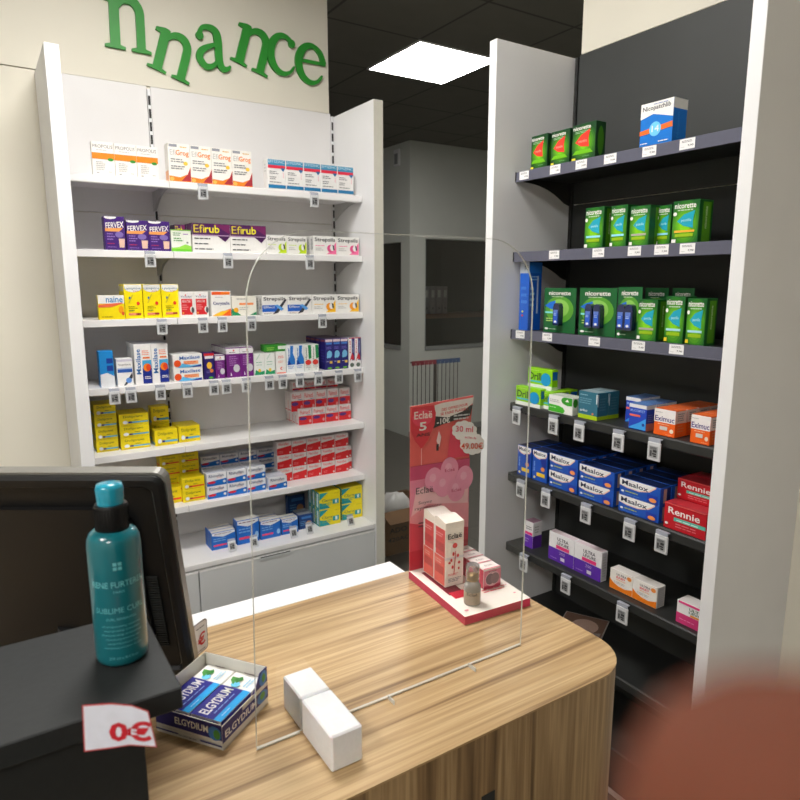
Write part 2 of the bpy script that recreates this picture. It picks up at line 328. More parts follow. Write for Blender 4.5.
KINDS = {
 'propolis': dict(base=(240, 236, 230), f=[('t', 'PROPOLIS', .06, .82, .94, .92, (110, 108, 106)), ('l', .2, .7, .75, 1, .05, LG), ('r', 0, .5, 1, .68, (232, 136, 34)), ('e', .82, .5, .13, .045, (60, 150, 60)), ('l', .16, .6, .4, 5, .055, LG), ('l', .16, .3, .08, 1, .06, MG), ('l', .7, .9, .12, 1, .06, LG)]),
 'grog': dict(base=(240, 237, 230), side=[('r', .1, .02, .9, .3, (236, 170, 120))], f=[('r', .05, .91, .42, .98, (150, 152, 160)), ('l', .55, .95, .91, 1, .05, (220, 170, 60)), ('t', 'Efi', .08, .7, .34, .84, LG), ('b', 'Grog', .35, .66, .95, .84, (240, 140, 70)), ('l', .1, .8, .58, 2, .06, MG), ('l', .1, .8, .4, 2, .06, MG), ('e', .78, .5, .1, .05, (246, 196, 70)),
            ('p', [(0, .02), (1, .02), (1, .42), (.85, .22), (.5, .13), (0, .16)], (240, 130, 40)), ('p', [(.55, .04), (1, .04), (1, .4), (.85, .22)], (168, 50, 60)), ('e', .12, .08, .1, .05, (250, 180, 90))]),
 'wash': dict(base=(238, 236, 233), side=[('l', .3, .7, .8, 3, .1, LG)], f=[('r', .02, .8, .98, .98, (58, 140, 180)), ('t', 'EFFIZINC', .06, .87, .94, .96, (200, 226, 236)), ('r', .02, .7, .98, .8, (226, 50, 74)), ('p', [(.7, .72), (.98, .72), (.85, .6)], (40, 110, 160)), ('l', .1, .6, .58, 2, .06, MG), ('l', .1, .5, .4, 2, .06, MG), ('l', .1, .8, .24, 1, .06, MG), ('r', .84, .4, .87, .58, (230, 170, 180)), ('r', .02, .06, .98, .17, (36, 118, 166))]),
 'fervex': dict(base=(68, 34, 118), side=[('r', .1, .1, .9, .9, (84, 50, 130))], f=[('e', .3, .97, .3, .06, W_), ('s', 'FERVEX', .06, .62, .95, .8, W_, .06), ('p', [(.02, .55), (.7, .55), (.9, .66), (.02, .64)], (244, 160, 90)), ('l', .1, .5, .46, 3, .08, (150, 120, 190)), ('l', .1, .5, .18, 1, .05, (190, 60, 80)), ('e', .7, .46, .2, .09, (130, 110, 180)), ('p', [(.68, .08), (.92, .08), (.96, .34), (.66, .34)], (226, 190, 170)), ('l', .1, .6, .08, 1, .04, (150, 120, 190))]),
 'efirub': dict(base=(240, 238, 234), side=[('r', 0, .6, 1, 1, (76, 26, 86))], f=[('r', 0, .6, 1, 1, (76, 26, 86)), ('p', [(.55, .98), (1, .98), (1, .65), (.8, .8)], (116, 36, 92)), ('t', 'Efi', .04, .68, .32, .95, (220, 200, 60)), ('b', 'rub', .33, .68, .72, .95, (240, 226, 50)), ('r', 0, .57, 1, .61, (190, 160, 190)), ('p', [(.66, .58), (1, .58), (.86, .38)], (70, 26, 80)), ('l', .05, .5, .46, 1, .08, DG), ('l', .05, .55, .28, 1, .08, DG), ('l', .05, .6, .1, 1, .08, DG)]),
 'herbal': dict(base=(236, 238, 228), f=[('r', 0, 0, 1, .18, (110, 200, 50)), ('p', [(0, .16), (.4, .22), (.7, .34), (1, .26), (1, .12), (0, .12)], (150, 215, 80)), ('l', .1, .5, .82, 2, .09, (90, 150, 90)), ('l', .6, .92, .78, 1, .09, (150, 100, 180)), ('l', .12, .6, .58, 2, .1, (80, 150, 70)), ('e', .8, .42, .05, .04, MG), ('r', 0, .96, 1, 1, (120, 190, 60))]),
 'strep_green': strep((196, 224, 30), (186, 214, 20)), 'strep_pink': strep((240, 110, 160), (226, 80, 140)), 'strep_yellow': strep((248, 190, 30), (240, 150, 30)),
 'strep_blue': dict(base=(238, 236, 232), side=[('l', .2, .8, .8, 8, .07, DG)], f=[('b', 'Strepsils', .06, .68, .93, .92, (50, 50, 54)), ('r', 0, .16, .6, .5, (30, 96, 196)), ('t', 'Effect', .06, .34, .5, .46, W_), ('p', [(.4, .02), (.62, .1), (.99, .78), (.9, .8), (.55, .24)], (60, 62, 70)), ('p', [(.48, .5), (.75, .2), (.85, .3), (.62, .52)], (90, 160, 226)), ('l', .06, .4, .06, 1, .06, MG)]),
 'doli_big': dict(base=(246, 222, 16), f=[('r', 0, .66, 1, 1, (240, 238, 234)), ('b', 'naine', .3, .7, .95, .95, (40, 130, 190)), ('p', [(0, .62), (.95, .7), (.9, .64), (.5, .52), (0, .5)], (236, 110, 70)), ('e', .86, .4, .1, .16, (246, 160, 30)), ('e', .93, .24, .05, .08, (226, 90, 50)), ('l', .1, .6, .1, 1, .08, (190, 160, 20))]),
 'lyso': dict(base=(248, 226, 12), side=[('r', .05, .8, .95, .95, (220, 214, 180))], f=[('e', .5, .9, .48, .13, (238, 238, 234)), ('r', .03, .88, .97, .99, (238, 238, 234)), ('t', 'Lysopaine', .06, .83, .94, .92, (40, 110, 150)), ('l', .5, .85, .79, 1, .04, (200, 80, 60)), ('e', .3, .6, .06, .04, (60, 110, 160)), ('p', [(.2, .45), (.26, .45), (.5, .7), (.44, .7)], (206, 190, 60)), ('e', .74, .44, .09, .055, (222, 60, 40)), ('l', .2, .7, .34, 2, .05, (170, 160, 20)), ('l', .2, .6, .22, 1, .06, (60, 130, 60)), ('r', .18, .1, .86, .16, (150, 56, 50)), ('r', .18, .1, .6, .16, (226, 130, 110))]),
 'lyso_back': dict(base=(206, 190, 20), side=[('l', .2, .8, .8, 5, .13, (150, 140, 20))], f=[('r', 0, .72, 1, 1, (190, 190, 170)), ('l', .15, .5, .82, 1, .08, MG), ('e', .75, .86, .07, .06, DG), ('l', .1, .9, .5, 4, .11, (150, 140, 20))]),
 'vocadys': dict(base=(240, 238, 235), f=[('e', .42, .87, .05, .03, (222, 40, 50)), ('t', 'Vocadys', .1, .76, .85, .85, (50, 70, 130)), ('r', .1, .1, .86, .72, (218, 40, 48)), ('t', 'ADULTES', .16, .58, .74, .67, W_), ('l', .16, .6, .46, 3, .08, (240, 150, 150)), ('e', .82, .3, .13, .12, (230, 230, 228)), ('e', .88, .28, .1, .12, (80, 80, 84)), ('e', .2, .17, .05, .03, (246, 210, 90))]),
 'coryzalia': dict(base=(240, 239, 235), f=[('r', .04, .85, .96, .97, (240, 120, 30)), ('r', .04, .85, .5, .97, (236, 90, 30)), ('l', .2, .7, .74, 1, .06, LG), ('b', 'Coryzalia', .08, .42, .92, .58, (50, 60, 130)), ('p', [(.02, .02), (.98, .02), (.98, .3), (.6, .2), (.25, .1)], (240, 100, 30)), ('p', [(.02, .02), (.5, .02), (.9, .24), (.5, .2), (.2, .1)], (246, 190, 40))]),
 'herb_orange': dict(base=(238, 234, 222), side=[('r', 0, 0, 1, .3, (30, 130, 90))], f=[('l', .2, .7, .84, 1, .08, MG), ('r', .3, .55, .88, .66, (244, 150, 90)), ('l', .3, .7, .4, 2, .1, LG), ('p', [(0, .02), (.36, .02), (.18, .22), (0, .4)], (30, 140, 90)), ('p', [(.7, .02), (1, .02), (1, .2)], (30, 140, 90)), ('e', .16, .3, .1, .12, (236, 170, 40))]),
 'blue_side': dict(base=(30, 140, 214), f=[('r', .5, .45, .95, .6, (24, 60, 150)), ('r', .5, .66, .95, .8, (24, 60, 150)), ('p', [(0, 0), (1, 0), (1, .3), (.5, .4), (0, .36)], (230, 232, 236))]),
 'spray_white': dict(base=(240, 239, 237), f=[('r', .02, .9, .98, .98, (210, 206, 220)), ('t', 'Strepsilspray', .12, .74, .9, .82, DG), ('r', .04, .5, .96, .62, (40, 90, 176)), ('r', .04, .62, .96, .67, (180, 196, 222)), ('p', [(.36, .02), (.5, .02), (.96, .3), (.96, .5)], (50, 52, 60)), ('e', .7, .2, .18, .1, (100, 150, 220))]),
 'maxilase_tall': dict(base=(240, 238, 236), side=[('r', .1, .1, .9, .9, (225, 224, 226))], top=(200, 198, 206), f=[('v', 'Maxilase', .08, .26, .36, .88, (40, 110, 180)), ('l', .46, .92, .82, 3, .045, (240, 130, 90)), ('r', .5, .64, .9, .68, (240, 120, 50)), ('r', .44, .02, .98, .6, (28, 48, 140)), ('r', .44, .4, .98, .6, (70, 170, 220)), ('e', .72, .42, .23, .1, (240, 130, 30)), ('e', .8, .42, .15, .08, (226, 70, 30)), ('l', .55, .95, .18, 2, .04, W_)]),
 'maxilase': dict(base=(240, 238, 236), side=[('r', .1, .1, .9, .9, (222, 221, 224))], f=[('s', 'Maxilase', .22, .6, .92, .86, (30, 100, 180), .04), ('r', .35, .25, .86, .5, (246, 170, 120)), ('l', .38, .82, .4, 2, .12, (230, 100, 60)), ('p', [(.15, .02), (.96, .02), (.96, .2), (.6, .16), (.3, .34)], (90, 180, 230)), ('p', [(.55, .02), (.96, .02), (.96, .2)], (28, 56, 150)), ('e', .14, .34, .12, .26, (230, 80, 30))]),
 'night_small': dict(base=(40, 28, 104), f=[('r', .02, .88, .98, .98, (206, 40, 50)), ('r', .1, .78, .9, .88, (230, 226, 230)), ('e', .5, .52, .24, .13, (240, 190, 60)), ('e', .68, .32, .18, .07, (230, 130, 60)), ('l', .2, .6, .3, 2, .06, (120, 110, 180)), ('e', .6, .06, .2, .04, (90, 180, 60))]),
 'purple_syrup': dict(base=(112, 32, 124), side=[('r', 0, .78, 1, .98, (220, 218, 220)), ('l', .1, .9, .6, 5, .1, (150, 90, 160))], top=(214, 212, 214), f=[('r', 0, .79, 1, .97, (236, 234, 236)), ('e', .55, .9, .06, .03, (220, 40, 50)), ('l', .2, .85, .83, 1, .04, DG), ('l', .2, .85, .68, 5, .07, (176, 120, 190)), ('e', .72, .3, .24, .13, (206, 206, 210)), ('p', [(.25, .06), (.36, .06), (.28, .2)], (230, 226, 232))]),
 'mint_small': dict(base=(238, 240, 236), top=(220, 226, 220), f=[('l', .2, .8, .58, 1, .06, (70, 170, 130)), ('l', .2, .8, .46, 1, .06, (150, 190, 170)), ('p', [(.02, .02), (.98, .02), (.98, .2), (.5, .14), (.15, .26)], (30, 150, 100)), ('e', .5, .22, .14, .08, (240, 200, 60)), ('p', [(.2, .74), (.24, .7), (.6, .96), (.5, .96)], (190, 214, 200))]),
 'white_red': dict(base=(240, 238, 234), f=[('l', .2, .8, .78, 2, .07, (236, 110, 90)), ('l', .2, .8, .56, 2, .06, (240, 170, 150)), ('e', .55, .24, .16, .07, (230, 80, 70)), ('e', .6, .24, .1, .05, W_), ('r', .03, .01, .97, .06, (236, 120, 100))]),
 'green_pack': dict(base=(50, 140, 40), side=[('r', .1, .1, .9, .9, (40, 110, 36))], f=[('r', .6, .3, .95, .8, (220, 226, 216)), ('l', .1, .5, .5, 2, .3, (150, 200, 90))]),
 'spray_blue': dict(base=(238, 240, 242), side=[('r', .1, .05, .9, .95, (222, 226, 232))], top=(210, 214, 222), f=[('p', [(.45, .98), (.8, .98), (.75, .7), (.98, .5), (.98, .3), (.1, .28), (.12, .42), (.4, .6)], (40, 120, 206)), ('v', 'Humer', .12, .42, .34, .92, (50, 110, 190)), ('l', .14, .85, .22, 2, .06, (130, 170, 220)), ('p', [(.1, .3), (.5, .3), (.3, .46)], (20, 60, 150))]),
 'spray_green': dict(base=(238, 240, 236), side=[('r', .1, .05, .9, .95, (222, 226, 222))], top=(210, 218, 212), f=[('p', [(.5, .98), (.95, .98), (.98, .5), (.6, .46)], (30, 140, 80)), ('v', 'Humer', .12, .45, .36, .92, (90, 100, 100)), ('e', .5, .34, .42, .1, (226, 60, 50)), ('l', .14, .85, .2, 2, .06, LG), ('p', [(.55, .06), (.62, .06), (.58, .16)], (40, 40, 40))]),
 'navy_bird': dict(base=(38, 34, 116), side=[('r', .05, .9, .95, .96, (140, 60, 80)), ('l', .1, .9, .6, 5, .09, (70, 66, 150))], top=(110, 90, 120), f=[('r', .04, .9, .96, .98, (226, 200, 206)), ('r', .1, .82, .9, .88, (70, 130, 206)), ('l', .15, .85, .72, 2, .05, (120, 110, 190)), ('e', .55, .5, .34, .12, (120, 190, 226)), ('e', .3, .42, .12, .05, (120, 190, 226)), ('l', .15, .5, .26, 1, .05, (200, 200, 220)), ('r', .55, .2, .9, .28, (232, 190, 80)), ('e', .55, .05, .3, .03, (110, 190, 60))]),
 'throat_tall': dict(base=(238, 236, 236), top=(190, 186, 196), side=[('r', .05, .1, .95, .95, (46, 44, 110))], f=[('r', .5, .25, .98, .98, (40, 38, 106)), ('r', .04, .97, .98, 1, (200, 50, 60)), ('v', 'Drill', .1, .5, .32, .9, (210, 60, 70)), ('p', [(.1, .2), (.5, .5), (.8, .4), (.85, .26), (.4, .3)], (206, 40, 50)), ('e', .5, .1, .34, .07, (86, 100, 90)), ('v', 'SIROP', .62, .5, .84, .9, (150, 160, 210))]),
 'doli_blue': yellow_doli((90, 170, 214), (40, 40, 120)), 'doli_red': yellow_doli((226, 70, 40), (150, 30, 40)),
 'red_carton': dict(base=(238, 232, 230), side=[('r', .1, .05, .9, .95, (226, 214, 214)), ('r', .1, .05, .9, .1, (200, 50, 60))], top=(226, 216, 214), f=[('r', 0, 0, 1, .54, (222, 34, 40)), ('b', 'Fluimucil', .1, .66, .85, .9, (226, 90, 90)), ('e', .32, .38, .28, .1, (90, 50, 130)), ('l', .6, .95, .58, 1, .08, (90, 100, 160)), ('e', .86, .2, .09, .1, (240, 170, 170)), ('l', .1, .6, .12, 1, .08, (200, 60, 70))]),
 'ibu_red': dict(base=(238, 232, 230), side=[('r', .1, .05, .9, .95, (226, 216, 218))], top=(226, 216, 214), f=[('p', [(0, 0), (1, 0), (1, .66), (0, .5)], (224, 32, 38)), ('b', 'Nurofen', .12, .72, .8, .92, (236, 120, 120)), ('e', .9, .14, .06, .08, W_), ('l', .1, .5, .26, 2, .1, (240, 130, 130))]),
 'ibu_blue': dict(base=(236, 236, 240), side=[('r', .1, .1, .9, .95, (196, 204, 226))], top=(200, 204, 216), f=[('p', [(0, 0), (1, 0), (1, .5), (0, .34)], (24, 110, 200)), ('b', 'Rhinofen', .1, .66, .85, .9, (90, 100, 130)), ('l', .5, .9, .6, 1, .06, (226, 120, 80)), ('e', .24, .28, .2, .1, (216, 40, 60)), ('e', .88, .26, .07, .1, W_)]),
 'wide_blue': dict(base=(28, 104, 196), side=[('r', .1, .1, .9, .95, (60, 100, 170))], top=(205, 202, 196), f=[('p', [(.03, .84), (.5, .7), (.97, .86), (.97, .98), (.03, .98)], (226, 228, 234)), ('l', .1, .9, .88, 1, .07, (120, 60, 90)), ('l', .08, .7, .6, 2, .12, (120, 170, 226)), ('r', .08, .2, .62, .3, (226, 70, 110)), ('e', .88, .3, .08, .14, (150, 190, 230))]),
 'dark_blue': dict(base=(22, 60, 120), top=(120, 124, 130), f=[('r', .2, .7, .9, .85, (60, 120, 190)), ('e', .7, .35, .2, .18, (176, 130, 90)), ('l', .1, .6, .5, 3, .12, (90, 140, 190))]),
 'teal_yellow': dict(base=(240, 220, 24), side=[('r', .05, 0, .95, 1, (30, 150, 160)), ('r', .3, .1, .7, .9, (220, 236, 236))], f=[('p', [(0, .55), (.42, .95), (0, .95)], (20, 150, 160)), ('p', [(0, .02), (.5, .02), (.3, .3), (0, .4)], (20, 150, 160)), ('t', 'Clarix', .12, .42, .62, .58, (50, 90, 90)), ('r', .62, .22, .92, .5, (30, 150, 160)), ('r', .74, .26, .84, .46, (220, 240, 240)), ('l', .7, .95, .84, 1, .06, (190, 170, 30)), ('l', .1, .6, .3, 2, .1, (110, 170, 120))]),
 # ---- right-hand unit
 'gum_red': dict(base=(14, 66, 30), side=[('e', .5, .5, .3, .38, (70, 140, 20))], f=glow(.52, .48, .55, .48, (14, 66, 30), (120, 200, 20)) + [ ('b', 'nicorette', .06, .84, .8, .94, W_), ('l', .15, .85, .79, 2, .035, (160, 200, 160)), ('p', [(.16, .52), (.4, .7), (.78, .82), (.72, .58), (.76, .36), (.4, .4)], (238, 60, 44)), ('t', 'menthe', .3, .5, .66, .58, (250, 180, 160)), ('p', [(.06, .2), (.94, .2), (.8, .3), (.2, .3)], (110, 190, 20)), ('r', .04, .04, .2, .11, (230, 220, 60)), ('l', .5, .9, .12, 1, .03, (120, 170, 130))]),
 'nicopatch': dict(base=(14, 116, 208), side=[('r', 0, .78, 1, 1, (222, 220, 214)), ('v', 'Nicopatch', .3, .15, .5, .7, (40, 140, 220))], top=(226, 222, 214), f=[('p', [(0, .66), (.4, .74), (1, .6), (1, 1), (0, 1)], (240, 238, 234)), ('b', 'Nicopatchlib', .06, .8, .92, .93, (60, 60, 66)), ('p', [(0, .4), (0, .3), (1, .38), (1, .5)], (240, 110, 40)), ('e', .48, .4, .18, .16, (110, 200, 240)), ('t', '14', .38, .34, .6, .48, W_), ('l', .04, .3, .1, 1, .05, W_), ('l', .6, .95, .1, 1, .05, W_), ('l', .4, .95, .94, 1, .03, (80, 120, 190))]),
 'gum_aqua': greengum((150, 220, 240), W_), 'gum_silver': greengum((176, 170, 160), W_), 'gum_amber': greengum((240, 176, 60), W_), 'gum_yellowdot': greengum((170, 220, 230), (238, 206, 40)),
 'patch_tall': dict(base=(16, 92, 200), side=[('r', 0, .84, 1, .99, (40, 120, 220)), ('l', .2, .8, .78, 2, .04, (150, 200, 240)), ('r', .62, .25, .74, .8, (190, 210, 236)), ('l', .1, .5, .6, 4, .08, (120, 180, 236))], f=[('r', 0, .84, 1, 1, (176, 186, 200)), ('b', 'Ni', .5, .88, .95, .96, (40, 46, 60)), ('l', .2, .9, .6, 3, .1, (70, 130, 216)), ('e', .4, .28, .1, .015, (220, 220, 60)), ('e', .4, .22, .1, .015, (216, 60, 70))]),
 'drill': dict(base=(146, 214, 20), side=[('r', .1, .5, .9, .9, (24, 110, 190)), ('r', 0, 0, 1, .16, (220, 226, 210))], f=[('b', 'Drill', .06, .42, .56, .78, (40, 70, 40)), ('l', .1, .5, .88, 1, .06, (200, 230, 130)), ('r', .06, .3, .6, .38, (70, 190, 220)), ('r', 0, 0, 1, .2, (238, 240, 234)), ('e', .76, .5, .2, .32, (20, 150, 210)), ('r', .56, .0, 1, .16, (238, 240, 234))]),
 'green_swirl': dict(base=(240, 241, 236), side=[('e', .5, .7, .4, .25, (60, 160, 40)), ('r', .1, .05, .9, .3, (222, 224, 218))], top=(196, 206, 188), f=[('e', .84, .78, .3, .26, (54, 160, 36)), ('p', [(0, .04), (.64, .04), (.7, .2), (.62, .36), (.45, .44), (0, .46)], (70, 180, 44)), ('p', [(.7, .74), (.86, .74), (.8, .9)], W_), ('l', .05, .5, .72, 2, .1, LG), ('l', .05, .45, .28, 1, .1, (190, 230, 180))]),
 'teal_pack': dict(base=(48, 110, 132), side=[('r', 0, 0, 1, .14, (160, 196, 20)), ('r', 0, .5, .08, .95, (210, 220, 224)), ('l', .2, .8, .75, 5, .1, (80, 130, 150))], top=(150, 170, 176), f=[('r', 0, 0, 1, .15, (176, 206, 20)), ('l', .08, .5, .86, 1, .07, (150, 190, 206)), ('l', .08, .8, .72, 3, .08, (110, 160, 180)), ('b', 'arko', .1, .26, .5, .36, (220, 232, 236)), ('e', .78, .22, .05, .04, (230, 140, 80)), ('r', .94, .6, 1, .95, (220, 228, 232))]),
 'blue_nose': dict(base=(30, 70, 190), side=[('r', 0, .84, 1, 1, (220, 220, 224)), ('r', 0, 0, 1, .3, (190, 120, 110)), ('l', .15, .85, .6, 4, .08, (110, 130, 200))], top=(90, 130, 190), f=[('r', 0, .86, 1, 1, (232, 232, 234)), ('b', 'MUCOMYST', .08, .7, .92, .8, (150, 180, 240)), ('r', .04, .52, .66, .6, (240, 110, 90)), ('p', [(0, .04), (1, .04), (1, .5), (.6, .3), (.2, .14)], (60, 160, 236)), ('e', .86, .24, .08, .06, (30, 60, 150))]),
 'eximuc': dict(base=(240, 98, 26), side=[('r', 0, .52, 1, .98, (226, 200, 190)), ('l', .2, .8, .85, 4, .08, MG), ('l', .2, .8, .4, 3, .1, (230, 130, 80))], top=(238, 110, 50), f=[('r', 0, .5, 1, 1, (238, 232, 230)), ('b', 'Eximuc', .04, .54, .96, .74, (70, 50, 130)), ('l', .05, .4, .86, 1, .06, LG), ('l', .2, .8, .42, 1, .07, (250, 180, 140)), ('r', .3, .22, .66, .36, (206, 200, 196)), ('e', .86, .22, .09, .08, (244, 220, 200)), ('l', .6, .95, .06, 1, .05, (250, 170, 120))]),
 'maalox': dict(base=(26, 84, 186), side=[('r', .3, .1, .6, .9, (190, 160, 150)), ('r', .62, .05, .95, .95, (20, 50, 110))], top=(22, 36, 76), f=[('p', [(0, .98), (0, .56), (.2, .46), (.5, .44), (.75, .6), (.9, .9), (.9, .98)], (238, 200, 190)), ('p', [(0, .98), (0, .6), (.2, .51), (.5, .5), (.72, .65), (.86, .9), (.88, .98)], (240, 239, 238)), ('s', 'Maalox', .06, .62, .72, .9, (36, 40, 70), -.04), ('l', .16, .5, .24, 1, .12, (190, 200, 50)), ('e', .09, .24, .04, .06, W_), ('r', .7, .06, .95, .48, (30, 60, 170)), ('e', .84, .2, .09, .12, (240, 150, 80)), ('l', .1, .6, .1, 1, .06, (90, 140, 220))]),  # top face darkened: its shade is put into the colour
 'maalox_up': dict(base=(26, 84, 190), side=[('r', .1, .05, .9, .95, (20, 56, 130))], top=(30, 40, 76), f=[('e', .5, .92, .5, .2, (238, 200, 190)), ('e', .5, .96, .48, .2, (240, 239, 238)), ('b', 'Maalox', .1, .84, .9, .96, (36, 40, 70)), ('v', 'Sans sucre', .08, .3, .2, .62, (150, 190, 240)), ('p', [(.55, .75), (.95, .8), (.95, .5), (.75, .4)], (24, 50, 150)), ('e', .74, .42, .13, .07, (240, 150, 80)), ('r', .34, .16, .9, .28, (240, 200, 40)), ('e', .2, .1, .07, .04, (244, 230, 150))]),
 'rennie': dict(base=(196, 22, 38), side=[('l', .2, .8, .8, 6, .1, (160, 40, 50))], top=(190, 50, 60), f=[('s', 'Rennie', .1, .6, .86, .86, (240, 232, 230), -.03), ('r', .25, .36, 1, .5, (90, 190, 170)), ('l', .32, .95, .4, 1, .07, (220, 240, 236)), ('l', .3, .9, .24, 2, .1, (226, 110, 120)), ('e', .08, .2, .04, .05, W_), ('r', .02, .96, .98, .99, (220, 90, 90))]),
 'levure_small': dict(base=(240, 238, 240), side=[('r', 0, 0, 1, .48, (90, 44, 150)), ('l', .2, .8, .8, 3, .1, LG)], top=(170, 130, 150), f=[('r', 0, 0, 1, .48, (104, 50, 176)), ('r', .06, .5, .94, .6, (232, 50, 130)), ('l', .2, .9, .78, 2, .08, MG), ('l', .1, .6, .3, 2, .1, (170, 140, 214))]),
 'levure': dict(base=(240, 238, 240), side=[('r', .1, .05, .9, .95, (210, 206, 212)), ('l', .2, .8, .8, 8, .09, LG)], top=(232, 214, 220), f=[('r', 0, 0, 1, .46, (96, 46, 172)), ('r', .3, .48, .82, .6, (236, 60, 130)), ('b', 'ULTRA', .34, .76, .78, .88, (80, 80, 90)), ('b', 'LEVURE', .34, .63, .8, .73, (80, 80, 90)), ('t', '200', .44, .3, .66, .4, (200, 180, 230)), ('r', .5, .1, .66, .22, (226, 220, 236)), ('l', .1, .4, .1, 1, .06, (170, 140, 214))]),
 'levure_orange': dict(base=(240, 236, 230), side=[('r', .1, .05, .9, .95, (200, 196, 196)), ('l', .2, .8, .8, 8, .09, LG)], top=(226, 220, 214), f=[('p', [(0, .02), (1, .02), (1, .34), (.7, .22), (.4, .24), (.16, .34), (0, .5)], (240, 130, 30)), ('b', 'ULTRA', .3, .76, .74, .86, (90, 90, 96)), ('b', 'BABY', .3, .62, .7, .73, (226, 70, 90)), ('l', .3, .8, .54, 1, .06, (240, 150, 80)), ('l', .2, .8, .42, 2, .06, LG), ('e', .86, .82, .1, .1, (244, 150, 70))]),
 'levure_pink': dict(base=(240, 238, 238), side=[('r', .1, .05, .9, .95, (200, 196, 196))], top=(226, 220, 216), f=[('r', 0, 0, 1, .46, (214, 60, 124)), ('r', .4, .48, .95, .56, (246, 160, 60)), ('r', .05, .9, .98, 1, (236, 70, 140)), ('b', 'ULTRA', .36, .72, .84, .84, (90, 120, 100)), ('b', 'LEVURE', .36, .6, .9, .69, (90, 120, 100)), ('l', .1, .7, .2, 1, .08, (240, 150, 190))]),
}

# ------------------------------------------------------------------ shelves' heights
LF = 2.54; LB = 2.805                      # left unit: shelf front, back plane
LZ = [1.937, 1.686, 1.441, 1.195, .942, .698, .446]      # underside of the boards
LT = [z + .026 for z in LZ]; LT[6] = .512
RF = 1.512; RB = 1.771                     # right unit: shelf front, back plane
RZ = [1.9175, 1.665, 1.411, 1.1615, .912, .6535, .401]
RTOP = [z + .03 for z in RZ]
NTH = ['first', 'second', 'third', 'fourth', 'fifth', 'sixth', 'seventh']
ORD = ['leftmost', 'second from left', 'third from left', 'fourth from left', 'fifth from left', 'sixth from left']
SHL = ['top white shelf', 'second white shelf', 'third white shelf', 'fourth white shelf', 'fifth white shelf', 'sixth white shelf', 'lowest white ledge']
SHR = ['top dark shelf', 'second dark shelf', 'third dark shelf', 'fourth dark shelf', 'fifth dark shelf', 'sixth dark shelf', 'lowest dark shelf']
LEV = {1: [''], 2: ['lower', 'upper'], 3: ['bottom', 'middle', 'top'], 4: ['bottom', 'second-level', 'third-level', 'top']}
ROWN = ['front row', 'second row', 'third row', 'fourth row', 'fifth row']
SEEN = {}
def row(kind, unit, sh, a, b, n, top, desc, base=None, d=.05, rows=1, levels=1, front=None, z=None, pos=None, gap=.0012, group=None, cols=None):
    """a row of cartons between photo columns a and b on shelf sh; base = photo row of its foot where the shelf top is seen"""
    zt = (LT if unit == 'L' else RTOP)[sh] if z is None else z
    mid = (a + b) / 2
    if unit == 'L':
        Y = onZ(mid, base, zt)[1] if base else (front or LF + .018)
        Y = min(max(Y, LF + .004), LB - d * rows - .014)
        yr = base or top + 10
        A = onY(a, yr, Y)[0]; B = onY(b, yr, Y)[0]; h = (onY(mid, top, Y)[2] - zt) / levels; rz = 0
    else:
        X = onZ(mid, base, zt)[0] if base else (front or RF + .018)
        X = min(max(X, RF + .004), RB - d * rows - .016)
        yr = base or top + 20
        A = -onX(a, yr, X)[1]; B = -onX(b, yr, X)[1]; h = (onX(mid, top, X)[2] - zt) / levels; rz = -PI / 2
    w = (B - A) / n
    me = carton_mesh(kind, w - gap, h - .0008, d - .0032)
    sn = (SHL if unit == 'L' else SHR)[sh]
    for r in range(rows):
        for l in range(levels):
            for i in range(n):
                o = bpy.data.objects.new('medicine_carton', me); C.objects.link(o)
                c = A + w * (i + .5)
                jit = random.uniform(-.0015, .0015) if unit == 'L' else random.uniform(0, .001)
                if unit == 'L': o.location = (c, Y + r * d + (abs(jit) * .3), zt + l * h)
                else: o.location = (X + r * d + jit * .3, -c, zt + l * h)
                o.rotation_euler = (0, 0, rz)
                lab = desc
                if pos: lab += ' ' + pos
                if n > 1: lab += ', ' + ORD[i]
                if levels > 1: lab += ', ' + LEV[levels][l]
                if rows > 1: lab += ', ' + ROWN[r]
                lab += ', ' + sn
                tag(o, lab, 'medicine box', group or (desc + 's, ' + sn))
    return dict(w=w, h=h)

L, R = 'L', 'R'
# ---- left unit, top shelf
row('propolis', L, 0, 91.5, 157.5, 3, 144, 'white carton with orange band', d=.03)
row('grog', L, 0, 168, 251.5, 4, 147, 'tall white carton with orange sunset base', d=.055)
row('wash', L, 0, 267.5, 353.5, 5, 162.5, 'white carton with blue and red header', d=.05)
# ---- second shelf
row('fervex', L, 1, 104, 124.8, 1, 216, 'purple sachet box nearest left end', d=.05, front=LF + .006)
row('fervex', L, 1, 126, 169.8, 2, 220.5, 'purple sachet box with orange stripe', d=.055, rows=3)
row('herbal', L, 1, 171, 191.3, 1, 229.5, 'small white and green carton', d=.06)
row('efirub', L, 1, 175, 185.5, 1, 224.5, 'purple headed carton behind green one', d=.08, front=LF + .1)
row('efirub', L, 1, 192, 266, 2, 224.3, 'wide white carton with purple header', d=.075, rows=2)
row('strep_green', L, 1, 266.5, 307, 2, 235.5, 'white lozenge carton with lime corner', d=.035, rows=3)
row('strep_pink', L, 1, 313.5, 359.3, 2, 236.5, 'white lozenge carton with pink corner', d=.035, rows=3)
